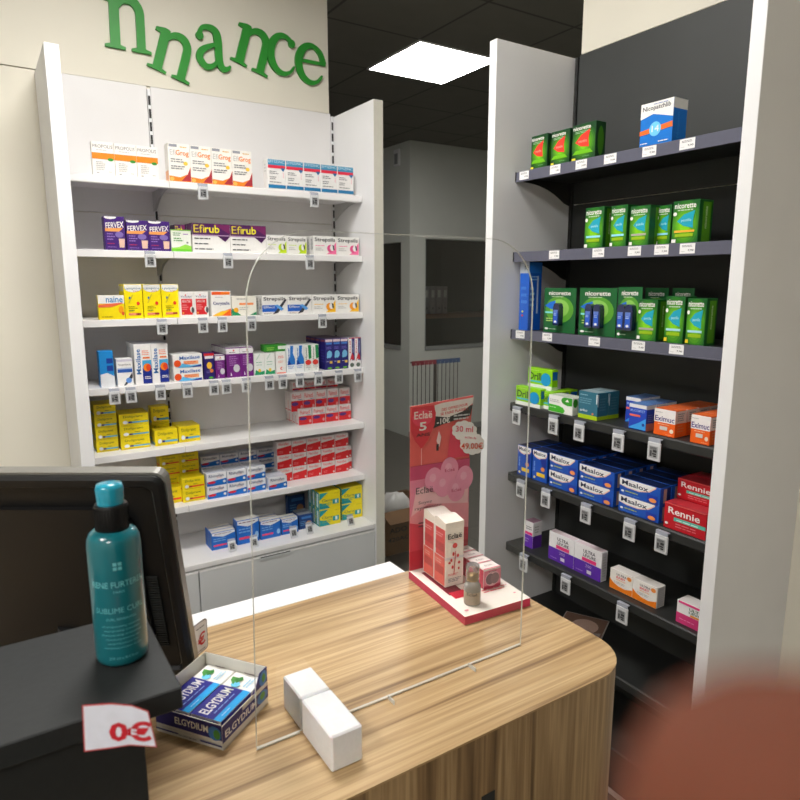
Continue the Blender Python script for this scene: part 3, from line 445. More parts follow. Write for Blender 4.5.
# ---- third shelf
row('doli_big', L, 2, 98, 124.5, 1, 295, 'wide yellow carton with blue lettering', d=.028, front=LF + .005)
row('lyso', L, 2, 123.5, 179, 3, 284, 'yellow carton with white dome header', d=.05, front=LF + .036, rows=2, gap=.003)
row('vocadys', L, 2, 179.5, 208.5, 2, 291.5, 'small white and red carton', d=.05)
row('coryzalia', L, 2, 211, 231, 1, 290.8, 'white carton with orange wave', d=.05, rows=2)
row('herb_orange', L, 2, 231.8, 256.5, 1, 296, 'cream carton with green corners', d=.06, rows=2)
row('strep_blue', L, 2, 262, 311.8, 2, 295, 'white lozenge carton with blue band', d=.035, rows=3)
row('strep_yellow', L, 2, 312.2, 359.3, 2, 294.5, 'white lozenge carton with yellow corner', d=.035, rows=3)
# ---- fourth shelf
row('blue_side', L, 3, 99, 113.5, 1, 351, 'bright blue and white carton', d=.05)
row('spray_white', L, 3, 116.5, 133, 1, 358.5, 'white spray carton with blue band', d=.05)
row('maxilase_tall', L, 3, 133.8, 168, 2, 343.5, 'tall white and navy syrup carton', d=.05, rows=3)
row('maxilase', L, 3, 173, 202.5, 1, 354, 'white tablet carton with orange ball', d=.05, levels=2, rows=2)
row('night_small', L, 3, 203.7, 214.6, 1, 352.5, 'small navy carton with red top', d=.045)
row('purple_syrup', L, 3, 215.2, 225, 1, 355, 'small purple syrup carton', d=.045)
row('purple_syrup', L, 3, 226.3, 253.3, 2, 347, 'purple syrup carton with white top', d=.05, rows=4)
row('mint_small', L, 3, 254, 275, 2, 353, 'white carton with green foot', d=.045, rows=3)
r_ = row('white_red', L, 3, 276, 286, 1, 351.5, 'slim white carton with red print', d=.09)
row('spray_blue', L, 3, 286.4, 304, 2, 345, 'white nasal spray carton with blue swirl', d=.05, rows=3)
row('spray_green', L, 3, 304.4, 318.8, 2, 344.3, 'white and green spray carton', d=.05, rows=3)
row('navy_bird', L, 3, 325, 348, 3, 338.3, 'navy syrup carton with pale bird', d=.05, rows=4)
row('throat_tall', L, 3, 348.6, 361, 2, 337.3, 'slim red and navy carton', d=.06, rows=2)
row('green_pack', L, 3, 264.5, 287, 1, 344.5, 'green packet lying across slim cartons', d=.05, z=LT[3] + r_['h'] + .0005, front=LF + .03)
# ---- fifth shelf
row('doli_blue', L, 4, 97, 119.3, 1, 403.5, 'yellow tablet box', base=451.5, d=.05, levels=4, rows=2, pos='in left stack')
row('doli_blue', L, 4, 121.2, 150.8, 1, 413, 'yellow tablet box', base=448.5, d=.055, levels=3, rows=2, pos='in middle stack')
row('doli_blue', L, 4, 155.3, 178.4, 1, 429.3, 'square yellow tablet box', base=445, d=.055, rows=1, pos='beside stack')
row('doli_blue', L, 4, 179, 200.8, 1, 425.5, 'square yellow tablet box', base=441.5, d=.055, rows=2, pos='at right end')
row('doli_blue', L, 4, 151, 169, 1, 406, 'shaded yellow tablet box', d=.055, front=LF + .145, levels=2, pos='behind stack')
row('red_carton', L, 4, 298.5, 351.5, 4, 406.2, 'red and white carton', base=421, d=.036, rows=4, gap=.0035)
g4 = LT[4] + .076
row('red_carton', L, 4, 315, 350.5, 3, 388.5, 'red and white carton', z=LT[4] + .062, front=LF + .115, d=.036, rows=2, pos='above', gap=.006)
row('red_carton', L, 4, 292, 338, 4, 379.5, 'shaded red and white carton', z=LT[4] + .12, front=LF + .165, d=.036, pos='high at back', gap=.004)
row('red_carton', L, 4, 291, 315, 2, 391.3, 'red and white carton', z=LT[4] + .062, front=LF + .12, d=.036, rows=2, pos='raised left pair')
# ---- sixth shelf
row('doli_red', L, 5, 183, 205.8, 1, 477, 'yellow tablet box with red line', base=501, d=.06, levels=2, rows=1)
row('doli_red', L, 5, 160, 182.3, 1, 487.8, 'yellow tablet box with red line', base=503.5, d=.06, pos='low beside monitor')
row('doli_red', L, 5, 159.5, 199, 2, 454, 'yellow tablet box', d=.06, front=LF + .145, levels=4, pos='at back')
row('ibu_blue', L, 5, 207.2, 266.5, 3, 469.5, 'blue and white tablet carton', base=494.5, d=.04, levels=2, rows=2, gap=.003)
row('ibu_blue', L, 5, 268.8, 287.3, 1, 476.5, 'blue and white tablet carton', base=488.5, d=.04, rows=2, pos='standing alone')
row('ibu_blue', L, 5, 200.5, 275, 4, 452, 'shaded blue and white carton', d=.042, front=LF + .195, levels=3, gap=.003)
row('ibu_red', L, 5, 281, 352, 5, 450.5, 'red and white painkiller carton', base=474.5, d=.04, levels=2, rows=1, gap=.0015)
row('ibu_red', L, 5, 276.5, 348.6, 5, 437.5, 'shaded red and white carton', d=.042, front=LF + .092, levels=3, gap=.003, pos='behind')
# ---- bottom ledge
row('wide_blue', L, 6, 211.8, 236.3, 1, 531, 'wide blue carton with white curve', base=549.5, d=.03, rows=3, pos='at left')
row('wide_blue', L, 6, 237.3, 259.8, 1, 519, 'tall blue carton with white top', base=543.3, d=.05)
row('wide_blue', L, 6, 260.6, 281.2, 1, 519.5, 'blue carton in middle of ledge', base=539, d=.03, rows=3)
row('wide_blue', L, 6, 281.8, 298.5, 1, 518, 'blue carton beside tilted tag', base=533.5, d=.03, rows=2)
row('dark_blue', L, 6, 299, 313, 1, 514, 'dark blue carton beside yellow ones', base=528.5, d=.04, rows=2)
row('dark_blue', L, 6, 288, 305, 1, 494.5, 'dark blue carton standing at back', d=.035, front=LF + .2)
row('teal_yellow', L, 6, 319.8, 340.8, 1, 491, 'yellow and teal carton', base=526.3, d=.04, levels=2, rows=3, pos='left stack')
row('teal_yellow', L, 6, 342, 362.6, 1, 486.5, 'yellow and teal carton', base=518.5, d=.05, levels=2, rows=2, pos='right stack')

# ---- right unit, top shelf
row('gum_red', R, 0, 531, 547.3, 1, 134.7, 'dark green box with red arrow, leftmost', d=.045)
row('gum_red', R, 0, 551, 569.5, 1, 130, 'dark green box with red arrow, middle', d=.045)
row('gum_red', R, 0, 572, 595.5, 1, 123, 'dark green box with red arrow, rightmost', d=.045)
row('nicopatch', R, 0, 640.5, 673, 1, 101, 'blue and white box with orange stripe', d=.06)
# ---- second
row('gum_aqua', R, 1, 584.8, 603.5, 1, 207, 'green gum box with aqua stripe, leftmost', d=.05)
row('gum_aqua', R, 1, 610.5, 627, 1, 205, 'green gum box with aqua stripe, right one', d=.05)
row('gum_silver', R, 1, 629.6, 649.5, 1, 205.5, 'green gum box with silver stripe', d=.095)
row('gum_aqua', R, 1, 656, 671, 1, 205, 'green gum box half hidden, brown stripe side', d=.07, front=RF + .055)
row('gum_amber', R, 1, 672.3, 699, 1, 200, 'green gum box with amber stripe', d=.06)
# ---- third
row('patch_tall', R, 2, 519.8, 529.2, 1, 262, 'tall bright blue patch carton', d=.06)
row('gum_silver', R, 2, 637.5, 657, 1, 299, 'green gum box with silver stripe', d=.05)
row('gum_yellowdot', R, 2, 665, 684.5, 1, 296, 'green gum box with yellow square', d=.05)
row('gum_yellowdot', R, 2, 686.5, 706, 1, 298, 'green gum box at near end', d=.05)
# ---- fourth
row('drill', R, 3, 515.2, 540, 1, 387, 'lime carton with blue dot', base=413, d=.028, rows=1)
row('drill', R, 3, 542, 552, 1, 391.5, 'lime carton with blue dot, narrow view', d=.04, front=RF + .02, rows=3)
r_ = row('drill', R, 3, 530, 552, 1, 391, 'lime carton under the upper one', d=.03, front=RF + .055, rows=1)
row('drill', R, 3, 527.5, 551.8, 1, 368.3, 'lime carton with blue dot, stacked on top', d=.03, z=RTOP[3] + .058, front=RF + .04)
row('green_swirl', R, 3, 548, 572, 1, 396, 'white carton with green swirls', base=417.5, d=.028, rows=2)
row('teal_pack', R, 3, 578, 597.3, 1, 391.5, 'teal square carton with lime foot', d=.05, rows=2, front=RF + .012)
row('blue_nose', R, 3, 628.3, 646, 1, 404, 'small royal blue carton with white top', d=.045, rows=3, front=RF + .012)
row('blue_nose', R, 3, 625, 640, 1, 397, 'royal blue carton set back', d=.045, rows=2, front=RF + .075)
row('eximuc', R, 3, 653.3, 675, 1, 409, 'orange and white carton', d=.05, rows=4, front=RF + .012)
row('eximuc', R, 3, 690, 710, 1, 415, 'orange and white carton, nearest', d=.05, rows=3, front=RF + .012)
# ---- fifth
row('maalox_up', R, 4, 517.3, 531, 1, 446, 'upright blue carton with yellow patch, left', d=.05, rows=3)
row('maalox_up', R, 4, 532, 547, 1, 450.5, 'upright blue carton with yellow patch, right', d=.05, rows=3)
row('maalox', R, 4, 549, 577.5, 1, 456, 'blue and white antacid box', d=.05, levels=2, rows=4, pos='left stack', front=RF + .014)
row('maalox', R, 4, 578.6, 614, 1, 467.5, 'blue and white antacid box', d=.05, levels=2, rows=4, pos='middle stack', front=RF + .014)
row('maalox', R, 4, 618.5, 660, 1, 482, 'blue and white antacid box', d=.05, levels=2, rows=4, pos='right stack', front=RF + .014)
r5 = row('rennie', R, 4, 662.8, 706, 1, 507, 'red carton with white lettering, lower', d=.055, rows=2, front=RF + .01)
row('rennie', R, 4, 676, 716, 1, 482, 'red carton with white lettering, upper', d=.055, rows=2, front=RF + .062, z=RTOP[4] + r5['h'] + .0005)
# ---- sixth
row('levure_small', R, 5, 524, 532.8, 1, 521, 'small white and violet box', d=.045, front=RF + .035)
row('levure', R, 5, 548, 601.8, 2, 541, 'white and violet supplement box', d=.03, front=RF + .03)
row('levure_orange', R, 5, 608.5, 657, 2, 577, 'white and orange baby supplement box', d=.04, front=RF + .03)
row('levure_pink', R, 5, 675, 712, 1, 606, 'white and pink supplement box', d=.05, front=RF + .02)

LAMP_E = 34.0; LAMP_B = 30.0; EXPO = 0.24
# ------------------------------------------------------------------ left shelving unit
XA, XM, XB = .296, .631, 1.436
un = thing('shelving_unit', (.9, 2.67, 0), 'white wall shelving unit with slotted uprights under green lettering', 'shelving unit')
m = MB(); m.box(1.438, 2.44, 0, 1.482, 2.84, 2.334, WHITE, bev=.001)
m.add([(1.4376, 2.4392, .001), (1.4824, 2.4392, .001), (1.4824, 2.4392, 2.333), (1.4376, 2.4392, 2.333)], [(0, 1, 2, 3)], EDGE); part(m, 'side_panel', un)
m = MB(); m.box(XA - .045, 2.44, 0, XA - .002, 2.80, 2.334, WHITE, bev=.001); part(m, 'side_panel', un)
for k, (xa, xb) in enumerate(((XA, .632), (.644, 1.424))):
    for z0, z1 in ((.02, .70), (.703, 1.20), (1.203, 1.86), (1.863, 2.345)):
        m = MB(); m.box(xa + .002, LB - .008, z0, xb - .002, LB + .001, z1, PANELW, bev=.0008); part(m, 'back_panel', un)
for x in (.638, 1.430):
    m = MB(); m.box(x - .006, LB - .011, .02, x + .006, LB + .001, 2.335, WHITE)
    z = .5
    while z < 2.32:
        m.box(x - .0042, LB - .0116, z, x + .0042, LB - .0105, z + .034, SLOT); z += .048
    part(m, 'slotted_upright', un)
DESC = ['holding propolis cartons', 'holding purple cartons', 'holding yellow and lozenge cartons', 'holding syrup cartons', 'holding yellow tablet boxes', 'holding blue and red cartons']
for s in range(6):
    for k, (xa, xb) in enumerate(((XA, XM - .001), (XM + .001, XB))):
        side = 'short left board' if k == 0 else 'long right board'
        t = thing('shelf', ((xa + xb) / 2, LF, LT[s]), 'white metal %s shelf, %s, in the white unit' % (NTH[s] + ' from the top', side), 'shelf', 'white shelf boards')
        m = MB(); m.box(xa, LF + .004, LT[s] - .012, xb, LB - .013, LT[s] - .0004, WHITE2)
        m.box(xa, LF, LZ[s], xb, LF + .006, LT[s], WHITE2, bev=.0015)
        m.box(xa, LF + .02, LT[s] - .026, xb, LF + .03, LT[s] - .012, WHITE2)
        part(m, 'board', t)
        for bx in (xa + .001, xb - .004):
            m = MB(); zz = LT[s] - .0125
            pts = [(LF + .03, zz)] + [(LF + .03 + .2 * (q / 8.0), zz - .012 - .055 * (q / 8.0) ** 2.2) for q in range(9)] + [(LB - .013, zz - .075), (LB - .013, zz)]
            m.prism(pts, bx, bx + .003, BRACK, to=lambda a, b, c: (c, a, b)); part(m, 'bracket', t)
LGY = 2.447
cab = thing('base_cabinet', (.9, 2.67, 0), 'grey fronted drawer cabinet under the white shelves', 'cabinet')
m = MB(); m.box(XA, LGY + .02, .06, XB, LB - .012, .483, WHITE); part(m, 'body', cab)
m = MB(); m.box(XA, LGY, .490, XB, LB - .012, .5115, WHITE2, bev=.002); m.box(XA, LGY + .006, .4835, XB, LB - .02, .4895, BRACK); part(m, 'ledge', cab)
m = MB(); m.box(XA + .02, LGY + .05, 0, XB, LB - .02, .06, DARK); part(m, 'plinth', cab)
for xa, xb in ((XA + .002, .630), (.634, XB - .002)):
    m = MB(); m.box(xa, LGY + .001, .075, xb, LGY + .0185, .474, GREYB, bev=.0015); m.box(xa, LGY, .4745, xb, LGY + .016, .4805, WHITE2); dr = part(m, 'drawer_front', cab)
    if xb > 1:
        q = MB(); q.box(.88, LGY - .003, .466, 1.02, LGY - .0005, .4805, GREYB, bev=.0005); q.box(.885, LGY - .0034, .476, 1.015, LGY - .003, .4803, DARK)
        l = cab.location; q.v = [(a - l.x, b - l.y, c - l.z) for a, b, c in q.v]; q.build('finger_grip', dr)

# ------------------------------------------------------------------ right shelving unit
YA, YB = .855, 1.656
un = thing('shelving_unit', (1.62, 1.3, 0), 'tall charcoal wall shelving unit with white end panels', 'shelving unit')
for y0, y1 in ((1.661, 1.694), (.818, .851)):
    m = MB(); m.box(1.42, y0, 0, 1.80, y1, 2.336, WHITE, bev=.001); part(m, 'side_panel', un)
for z0, z1 in ((.12, .66), (.663, 1.17), (1.173, 1.86), (1.863, 2.34)):
    m = MB(); m.box(RB - .008, YA, z0, RB, YB - .014, z1, DARK, bev=.0008); part(m, 'back_panel', un)
for y in (YB - .006, YA + .006):
    m = MB(); m.box(RB - .012, y - .006, .12, RB, y + .006, 2.335, DARKS); z = .5
    while z < 2.32:
        m.box(RB - .0126, y - .004, z, RB - .0115, y + .004, z + .034, SLOT); z += .048
    part(m, 'slotted_upright', un)
for s in range(7):
    t = thing('shelf', (RF, (YA + YB) / 2, RTOP[s]), ('dark metal shelf with slate label rail, %s from the top' if s < 3 else 'plain dark metal shelf, %s from the top') % NTH[s], 'shelf', 'dark shelf boards')
    m = MB(); m.box(RF + .004, YA, RTOP[s] - .014, RB - .014, YB, RTOP[s] - .0004, DARKS)
    if s >= 3:
        m.box(RF, YA, RZ[s], RF + .014, YB, RTOP[s], DARKS, bev=.004)
    part(m, 'board', t)
    if s < 3:
        m = MB(); m.box(RF - .002, YA, RZ[s], RF + .006, YB - .001, RTOP[s] + .002, RAIL, bev=.001); m.box(RF - .0045, YA, RZ[s], RF - .002, YB - .001, RZ[s] + .003, RAIL); part(m, 'label_rail', t)
        m = MB(); m.box(RF - .003, YB - .0008, RZ[s], RF + .007, YB + .002, RTOP[s] + .002, BLACK); part(m, 'rail_end_cap', t)
    for by in (YB - .004, YA + .001):
        m = MB(); zz = RTOP[s] - .0145
        pts = [(RF + .03, zz)] + [(RF + .03 + .19 * (q / 8.0), zz - .012 - .055 * (q / 8.0) ** 2.2) for q in range(9)] + [(RB - .014, zz - .075), (RB - .014, zz)]
        m.prism(pts, by, by + .003, DARKS, to=lambda a, b, c: (a, c, b)); part(m, 'bracket', t)
m = MB(); m.box(RF - .002, YA, .05, RB - .014, YB, .19, DARKS, bev=.004); m.box(RF + .03, YA, 0, RB - .01, YB, .05, WHITE)
part(m, 'base_deck', un)
# a magazine lying on the lowest dark shelf
mg = MB(); mg.box(-.10, -.075, 0, .10, .075, .005, ink((214, 206, 200)), bev=.0004)
def PM(a, b, e): return (a - .1, b - .075, .005 + e)
deco(mg, [('r', .02, .02, .98, .98, (150, 116, 100)), ('e', .35, .5, .24, .34, (226, 184, 164)), ('e', .62, .45, .24, .3, (236, 200, 182)), ('p', [(.1, .1), (.5, .05), (.4, .3)], (200, 190, 184)), ('e', .4, .55, .08, .1, (90, 56, 44))], .2, .15, PM)
o = mg.build('magazine'); o.location = (1.625, 1.39, RTOP[6] + .0005); o.rotation_euler = (0, 0, .5)
tag(o, 'brown covered magazine lying on the lowest dark shelf', 'magazine')

# ------------------------------------------------------------------ blister packs on the third dark shelf
def blister(y0, y1, zt, vials, label, back=.0, cut=1):
    w = y0 - y1; cy = (y0 + y1) / 2
    t = thing('blister_pack', (RF + .02 + back, cy, RTOP[2]), label, 'blister pack', 'green blister packs', rz=-PI / 2)
    m = MB(); m.box(-w / 2, .018, 0, w / 2, .0195, zt, ink((24, 96, 48)), bev=.0003)
    deco(m, [('e', .5, .52, .44, .3, (90, 160, 50)), ('e', .5, .55, .3, .2, (140, 196, 90)), ('b', 'nicorette', .16, .84, .84, .93, W_), ('l', .25, .75, .8, 1, .03, (200, 220, 190)),
             ('p', [(.04, .6), (.2, .68), (.38, .72), (.38, .5), (.2, .54)], (30, 110, 210)), ('r', .06, .43, .38, .47, (130, 220, 220)), ('l', .1, .4, .3, 2, .05, (190, 220, 120)),
             ('e', .12, .08, .06, .025, W_), ('l', .2, .5, .07, 1, .03, (180, 210, 180))], w, zt, lambda a, c, e: (a - w / 2, .018 - e, c))
    o = m.build('backing_card', t)
    for vx in vials:
        m = MB(); r = .013; H = zt * .5; z0 = zt * .17
        out = [(vx + r * sx * (1 if abs(sz) else 1), z0 + zz) for sx, sz, zz in ((-1, 0, .004), (-.8, 0, 0), (.8, 0, 0), (1, 0, .004), (1, 0, H * .8), (.75, 0, H * .95), (.3, 0, H), (-.3, 0, H), (-.75, 0, H * .95), (-1, 0, H * .8))]
        m.prism(out, -.001, .0175, mat('navy_vial', (22, 34, 76), rough=.15, coat=.6), to=lambda a, b, c: (a, c, b))
        deco(m, [('r', .12, .12, .8, .82, (40, 90, 200)), ('r', .12, .66, .8, .82, (90, 120, 200)), ('e', .46, .2, .2, .06, W_), ('l', .2, .7, .6, 2, .07, (190, 210, 240))], 2 * r, H * .85, lambda a, c, e: (vx - r + a, -.001 - e, z0 + c))
        m.build('vial', t)
def yR(px, py, X=RF + .02): return onX(px, py, X)[1]
blister(yR(539.5, 320), yR(571, 320), onX(555, 288, RF + .03)[2] - RTOP[2], [.004], 'green blister pack with one blue vial, leftmost on third dark shelf')
blister(yR(574.5, 322), yR(611.5, 322), onX(595, 288, RF + .03)[2] - RTOP[2], [-.018, .014], 'wide green blister pack with two blue vials, third dark shelf')
blister(yR(612.5, 322), yR(636.5, 322), onX(625, 287, RF + .03)[2] - RTOP[2], [-.014, .0125], 'narrow green blister pack with two vials beside gum box')
for a, b, lab in ((641, 664, 'green blister card standing behind gum box, left one'), (668, 690, 'green blister card standing behind gum box, right one')):
    blister(yR(a, 300, RF + .12), yR(b, 300, RF + .12), onX(650, 288, RF + .13)[2] - RTOP[2], [], lab, back=.10)

# ------------------------------------------------------------------ electronic shelf tags and paper labels
def tag_proto():
    t = thing('price_tag', (0, 0, 0), 'tag', 'price tag')
    m = MB(); m.box(-.0205, 0, -.026, .0205, .006, .026, TAGW, bev=.0018); m.build('tag_housing', t)
    m = MB(); m.box(-.014, -.0006, -.018, .014, .0002, .016, TAGS)
    deco(m, [('r', .1, .12, .9, .95, (140, 141, 142)), ('r', .12, .14, .34, .6, (70, 70, 72)), ('r', .4, .3, .84, .42, (40, 40, 42)), ('r', .5, .5, .9, .7, (50, 50, 52)), ('r', .56, .12, .86, .24, (30, 30, 32)), ('l', .15, .9, .85, 2, .08, (40, 40, 42))], .028, .034, lambda a, c, e: (a - .014, -.0006 - e, c - .018))
    m.build('display', t)
    m = MB(); m.box(-.019, .0005, .0265, .019, .0035, .038, CLEAR, bev=.0006); m.box(-.019, .0035, .034, .019, .012, .037, CLEAR); m.build('clip', t)
    return t
PT = tag_proto(); first = [PT]
def put_tag(p, rz, label, group, sc=1.0, rx=0.0):
    t = first.pop() if first else copy_tree(PT)
    t.location = p; t.rotation_euler = (rx, 0, rz); t.scale = (sc, sc, sc); t['label'] = label; t['group'] = group
def tagsL(s, cs, names):
    for c, nm in zip(cs, names):
        p = onY(c[0], c[1], LF - .016); put_tag((p[0], LF - .0135, LZ[s] - .0105), 0, 'small electronic price tag under %s, %s' % (SHL[s], nm), 'electronic tags on the white shelves', .92)
tagsL(0, [(203.5, 191), (315, 200)], ['below orange sunset cartons', 'below blue headed cartons'])
tagsL(1, [(150.5, 258), (228.5, 260), (310.5, 262)], ['below purple boxes', 'between the two wide cartons', 'below lozenge cartons'])
tagsL(2, [(162.5, 326), (203.5, 326), (223, 325.5), (252, 323.5), (323, 322.5)], ['below yellow cartons', 'below white and red cartons', 'below orange wave carton', 'below cream carton', 'below yellow corner lozenges'])
tagsL(3, [(115, 398), (131.5, 396.5), (161, 394), (188, 391), (214.5, 388), (227, 388), (247, 386.5), (270, 384), (283.5, 383), (300.4, 381), (319, 379), (339.5, 377.5), (358.5, 376.6)],
      ['leftmost', 'below white spray carton', 'below tall syrup cartons', 'below orange ball cartons', 'below small navy carton', 'below purple pair, left', 'below purple pair, right', 'below mint cartons', 'below slim red print carton', 'below blue swirl cartons', 'below green spray cartons', 'below navy cartons', 'rightmost by panel'])
for (x, y), nm in zip([(232.5, 545.5), (254.5, 541.5), (294, 532), (310, 528), (351, 520)], ['in front of left blue carton', 'in front of tall blue carton', 'in front of blue carton, third along', 'in front of dark blue carton', 'in front of yellow and teal cartons']):
    p = onZ(x, y + 6, .512); t = first.pop() if first else copy_tree(PT)
    t.location = (p[0], p[1], .512 + .0235); t.rotation_euler = (-.35, 0, 0); t.scale = (.8, .8, .8)
    t['label'] = 'small tilted electronic price tag ' + nm; t['group'] = 'electronic tags on the lowest white ledge'
def tagsR(s, cs, names):
    for c, nm in zip(cs, names):
        p = onX(c[0], c[1], RF - .017); put_tag((RF - .015, p[1], RZ[s] - .012), -PI / 2, 'grey electronic price tag under %s, %s' % (SHR[s], nm), 'electronic tags on the dark shelves', .98, 0)
tagsR(3, [(515.5, 414), (552, 425), (578, 430), (617, 441), (653, 451)], ['leftmost', 'below green swirl carton', 'below teal cartons', 'below royal blue cartons', 'below orange carton'])
tagsR(4, [(519.5, 489), (544.5, 499.5), (584.5, 513.5), (628, 532), (660, 546)], ['below first upright carton', 'below second upright carton', 'below middle antacid stack', 'below right antacid stack', 'below red carton'])
tagsR(5, [(522.5, 561), (564.5, 583.5), (621, 613)], ['below small violet box', 'below violet supplement pair', 'below orange supplement pair'])
def paperR(s, cs, names):
    for (x, y), nm in zip(cs, names):
        p = onX(x, y, RF - .003); m = MB(); w = .042; h = .025
        m.box(-w / 2, 0, -h / 2, w / 2, .0006, h / 2, PAPER); deco(m, [('l', .15, .85, .78, 2, .12, MG), ('b', '7,90', .55, .22, .92, .42, (60, 60, 64)), ('l', .1, .45, .2, 1, .1, LG)], w, h, lambda a, c, e: (a - w / 2, -e, c - h / 2))
        o = m.build('price_label'); o.location = (RF - .0031, p[1], RZ[s] + .0175); o.rotation_euler = (0, 0, -PI / 2)
        tag(o, 'white paper price label on %s rail, %s' % (SHR[s], nm), 'price label', 'paper price labels on slate rails')
paperR(0, [(524, 178), (555, 172), (581, 167.5), (610, 160.5), (649, 153.5), (687, 146)], ['leftmost', 'below second green box', 'below third green box', 'in the gap', 'below blue box', 'nearest'])
paperR(1, [(554, 257), (598, 256), (634, 255.5), (661, 254), (687, 252)], ['leftmost', 'below first gum box', 'below silver stripe box', 'below half hidden box', 'nearest'])
paperR(2, [(520, 336), (547, 339), (594, 344), (638, 349.5), (676, 353)], ['leftmost', 'below single vial pack', 'below double vial pack', 'below silver stripe box', 'nearest'])

# ------------------------------------------------------------------ sign lettering
def stroke(mb, pts, ws, cx=0):
    n = len(pts); P2 = []; W2 = []
    for i in range(n - 1):                      # Catmull-Rom
        p0 = Vector(pts[max(i - 1, 0)]); p1 = Vector(pts[i]); p2 = Vector(pts[i + 1]); p3 = Vector(pts[min(i + 2, n - 1)])
        for k in range(6):
            t = k / 6.0
            P2.append(.5 * ((2 * p1) + (p2 - p0) * t + (2 * p0 - 5 * p1 + 4 * p2 - p3) * t * t + (3 * p1 - p0 - 3 * p2 + p3) * t ** 3)); W2.append(ws[i] * (1 - t) + ws[i + 1] * t)
    P2.append(Vector(pts[-1])); W2.append(ws[-1]); Lf = []; Rg = []
    for i, p in enumerate(P2):
        d = (P2[min(i + 1, len(P2) - 1)] - P2[max(i - 1, 0)]).normalized(); nn = Vector((-d.y, d.x)) * W2[i] / 2
        Lf.append(p + nn); Rg.append(p - nn)
    for i in range(len(P2) - 1):
        mb.append([Rg[i], Rg[i + 1], Lf[i + 1], Lf[i]])
def disc(mb, cx, cz, r): mb.append([Vector((cx + r * math.cos(2 * PI * i / 14), cz + r * math.sin(2 * PI * i / 14))) for i in range(14)])
def poly(mb, *p): mb.append([Vector(q) for q in p])
def letter(ch):
    g = []
    if ch == 'n':
        poly(g, (.12, 0), (.33, 0), (.33, .97), (.12, .9)); poly(g, (0, .86), (.2, .84), (.31, .98), (.2, .99), (0, .93)); poly(g, (0, 0), (.44, 0), (.44, .05), (.3, .08), (.14, .08), (0, .05))
        stroke(g, [(.27, .74), (.42, .92), (.62, .94), (.76, .8), (.78, .55), (.78, .02)], [.07, .14, .18, .19, .19, .19])
        poly(g, (.57, 0), (1.0, 0), (1.0, .05), (.88, .08), (.68, .08), (.57, .05))
    elif ch == 'a':
        stroke(g, [(.16, .74), (.26, .93), (.46, .97), (.62, .88), (.66, .66), (.66, .2), (.74, .05), (.86, .05), (.95, .13)], [.09, .11, .14, .19, .2, .19, .16, .11, .05])
        disc(g, .19, .75, .1); stroke(g, [(.62, .6), (.4, .52), (.2, .4), (.15, .22), (.28, .06), (.46, .07), (.62, .22)], [.08, .12, .16, .18, .15, .12, .08])
    elif ch == 'c':
        pts = [(.5 + .4 * math.cos(math.radians(a)), .48 + .47 * math.sin(math.radians(a))) for a in range(50, 331, 28)]
        stroke(g, pts, [.1, .11, .15, .2, .22, .22, .2, .15, .11, .08, .05][:len(pts)]); disc(g, .76, .8, .1)
    else:
        pts = [(.5 + .4 * math.cos(math.radians(a)), .48 + .47 * math.sin(math.radians(a))) for a in range(8, 331, 32)]
        stroke(g, pts, [.17, .15, .12, .16, .21, .22, .21, .17, .13, .09, .05][:len(pts)]); poly(g, (.16, .5), (.95, .5), (.95, .58), (.16, .58))
    return g
for ch, px, py, rot, wd, ht, lab in (('n', 127.5, 23.5, -1, .165, .188, 'first green letter n, nearly upright, left end'), ('n', 173.5, 54.5, -17, .165, .165, 'second green letter n, tilted, left of the a'), ('a', 212.5, 48, 2, .155, .16, 'green letter a between two tilted letters'),
                             ('n', 254, 49, -17, .165, .165, 'third green letter n, tilted, right of the a'), ('c', 283.5, 54, -2, .145, .16, 'green letter c beside the last letter'), ('e', 311.5, 63.5, 0, .15, .16, 'green letter e, rightmost of the sign')):
    p = onY(px, py, LB - .012); m = MB(); ca, sa = math.cos(math.radians(rot)), math.sin(math.radians(rot))
    LI = 0 if lab[0] == 'f' else {'a': 1, 'c': 2}.get(ch, 0)
    for k_, pl in enumerate(letter(ch)):
        q = [((v.x - .5) * wd, (v.y - .5) * ht) for v in pl]
        q = [(a * ca - b * sa, a * sa + b * ca) for a, b in q]
        m.prism(q, -.012 - .0012 * LI - .00003 * k_, -.0005 - .00002 * k_, GREEN, to=lambda a, b, c: (a, c, b))
    o = m.build('sign_letter'); o.location = (p[0], LB - .0005, p[2]); tag(o, lab + ', on cream fascia', 'sign letter', 'green letters of the wall sign')

# ------------------------------------------------------------------ the room
H_ = 2.95
m = MB(); m.box(-3, -2.6, -.05, 7, 9, 0, FLOORM); struct('floor', m)
m = MB(); m.box(-3, -2.6, H_, 7, 9, H_ + .05, CEILM); struct('ceiling', m)
m = MB(); m.box(-3, LB + .002, 0, 1.42, LB + .13, 2.344, CREAM); struct('wall_back', m)
m = MB(); m.box(-3, LB, 2.348, 1.42, LB + .13, H_, CREAM); struct('wall_fascia', m)
m = MB(); m.box(1.774, -2.6, 0, 1.9, 1.63, 2.341, CREAM); m.box(RB, -2.6, 2.345, 1.9, 1.642, H_, CREAM); struct('wall_right', m)
m = MB(); m.box(-3.1, -2.6, 0, -3, LB + .13, H_, CREAM); struct('wall_left', m)
m = MB(); m.box(-3.1, -2.7, 0, 1.9, -2.6, H_, CREAM); struct('wall_rear', m)
m = MB(); m.box(1.9, 1.5, 0, 7, 1.6, H_, GREYW); struct('wall_side', m)
m = MB(); m.box(7, 1.5, 0, 7.1, 9, H_, GREYW); struct('wall_far_side', m)
m = MB(); m.box(-3, 9, 0, 7.1, 9.1, H_, GREYW); struct('wall_far', m)
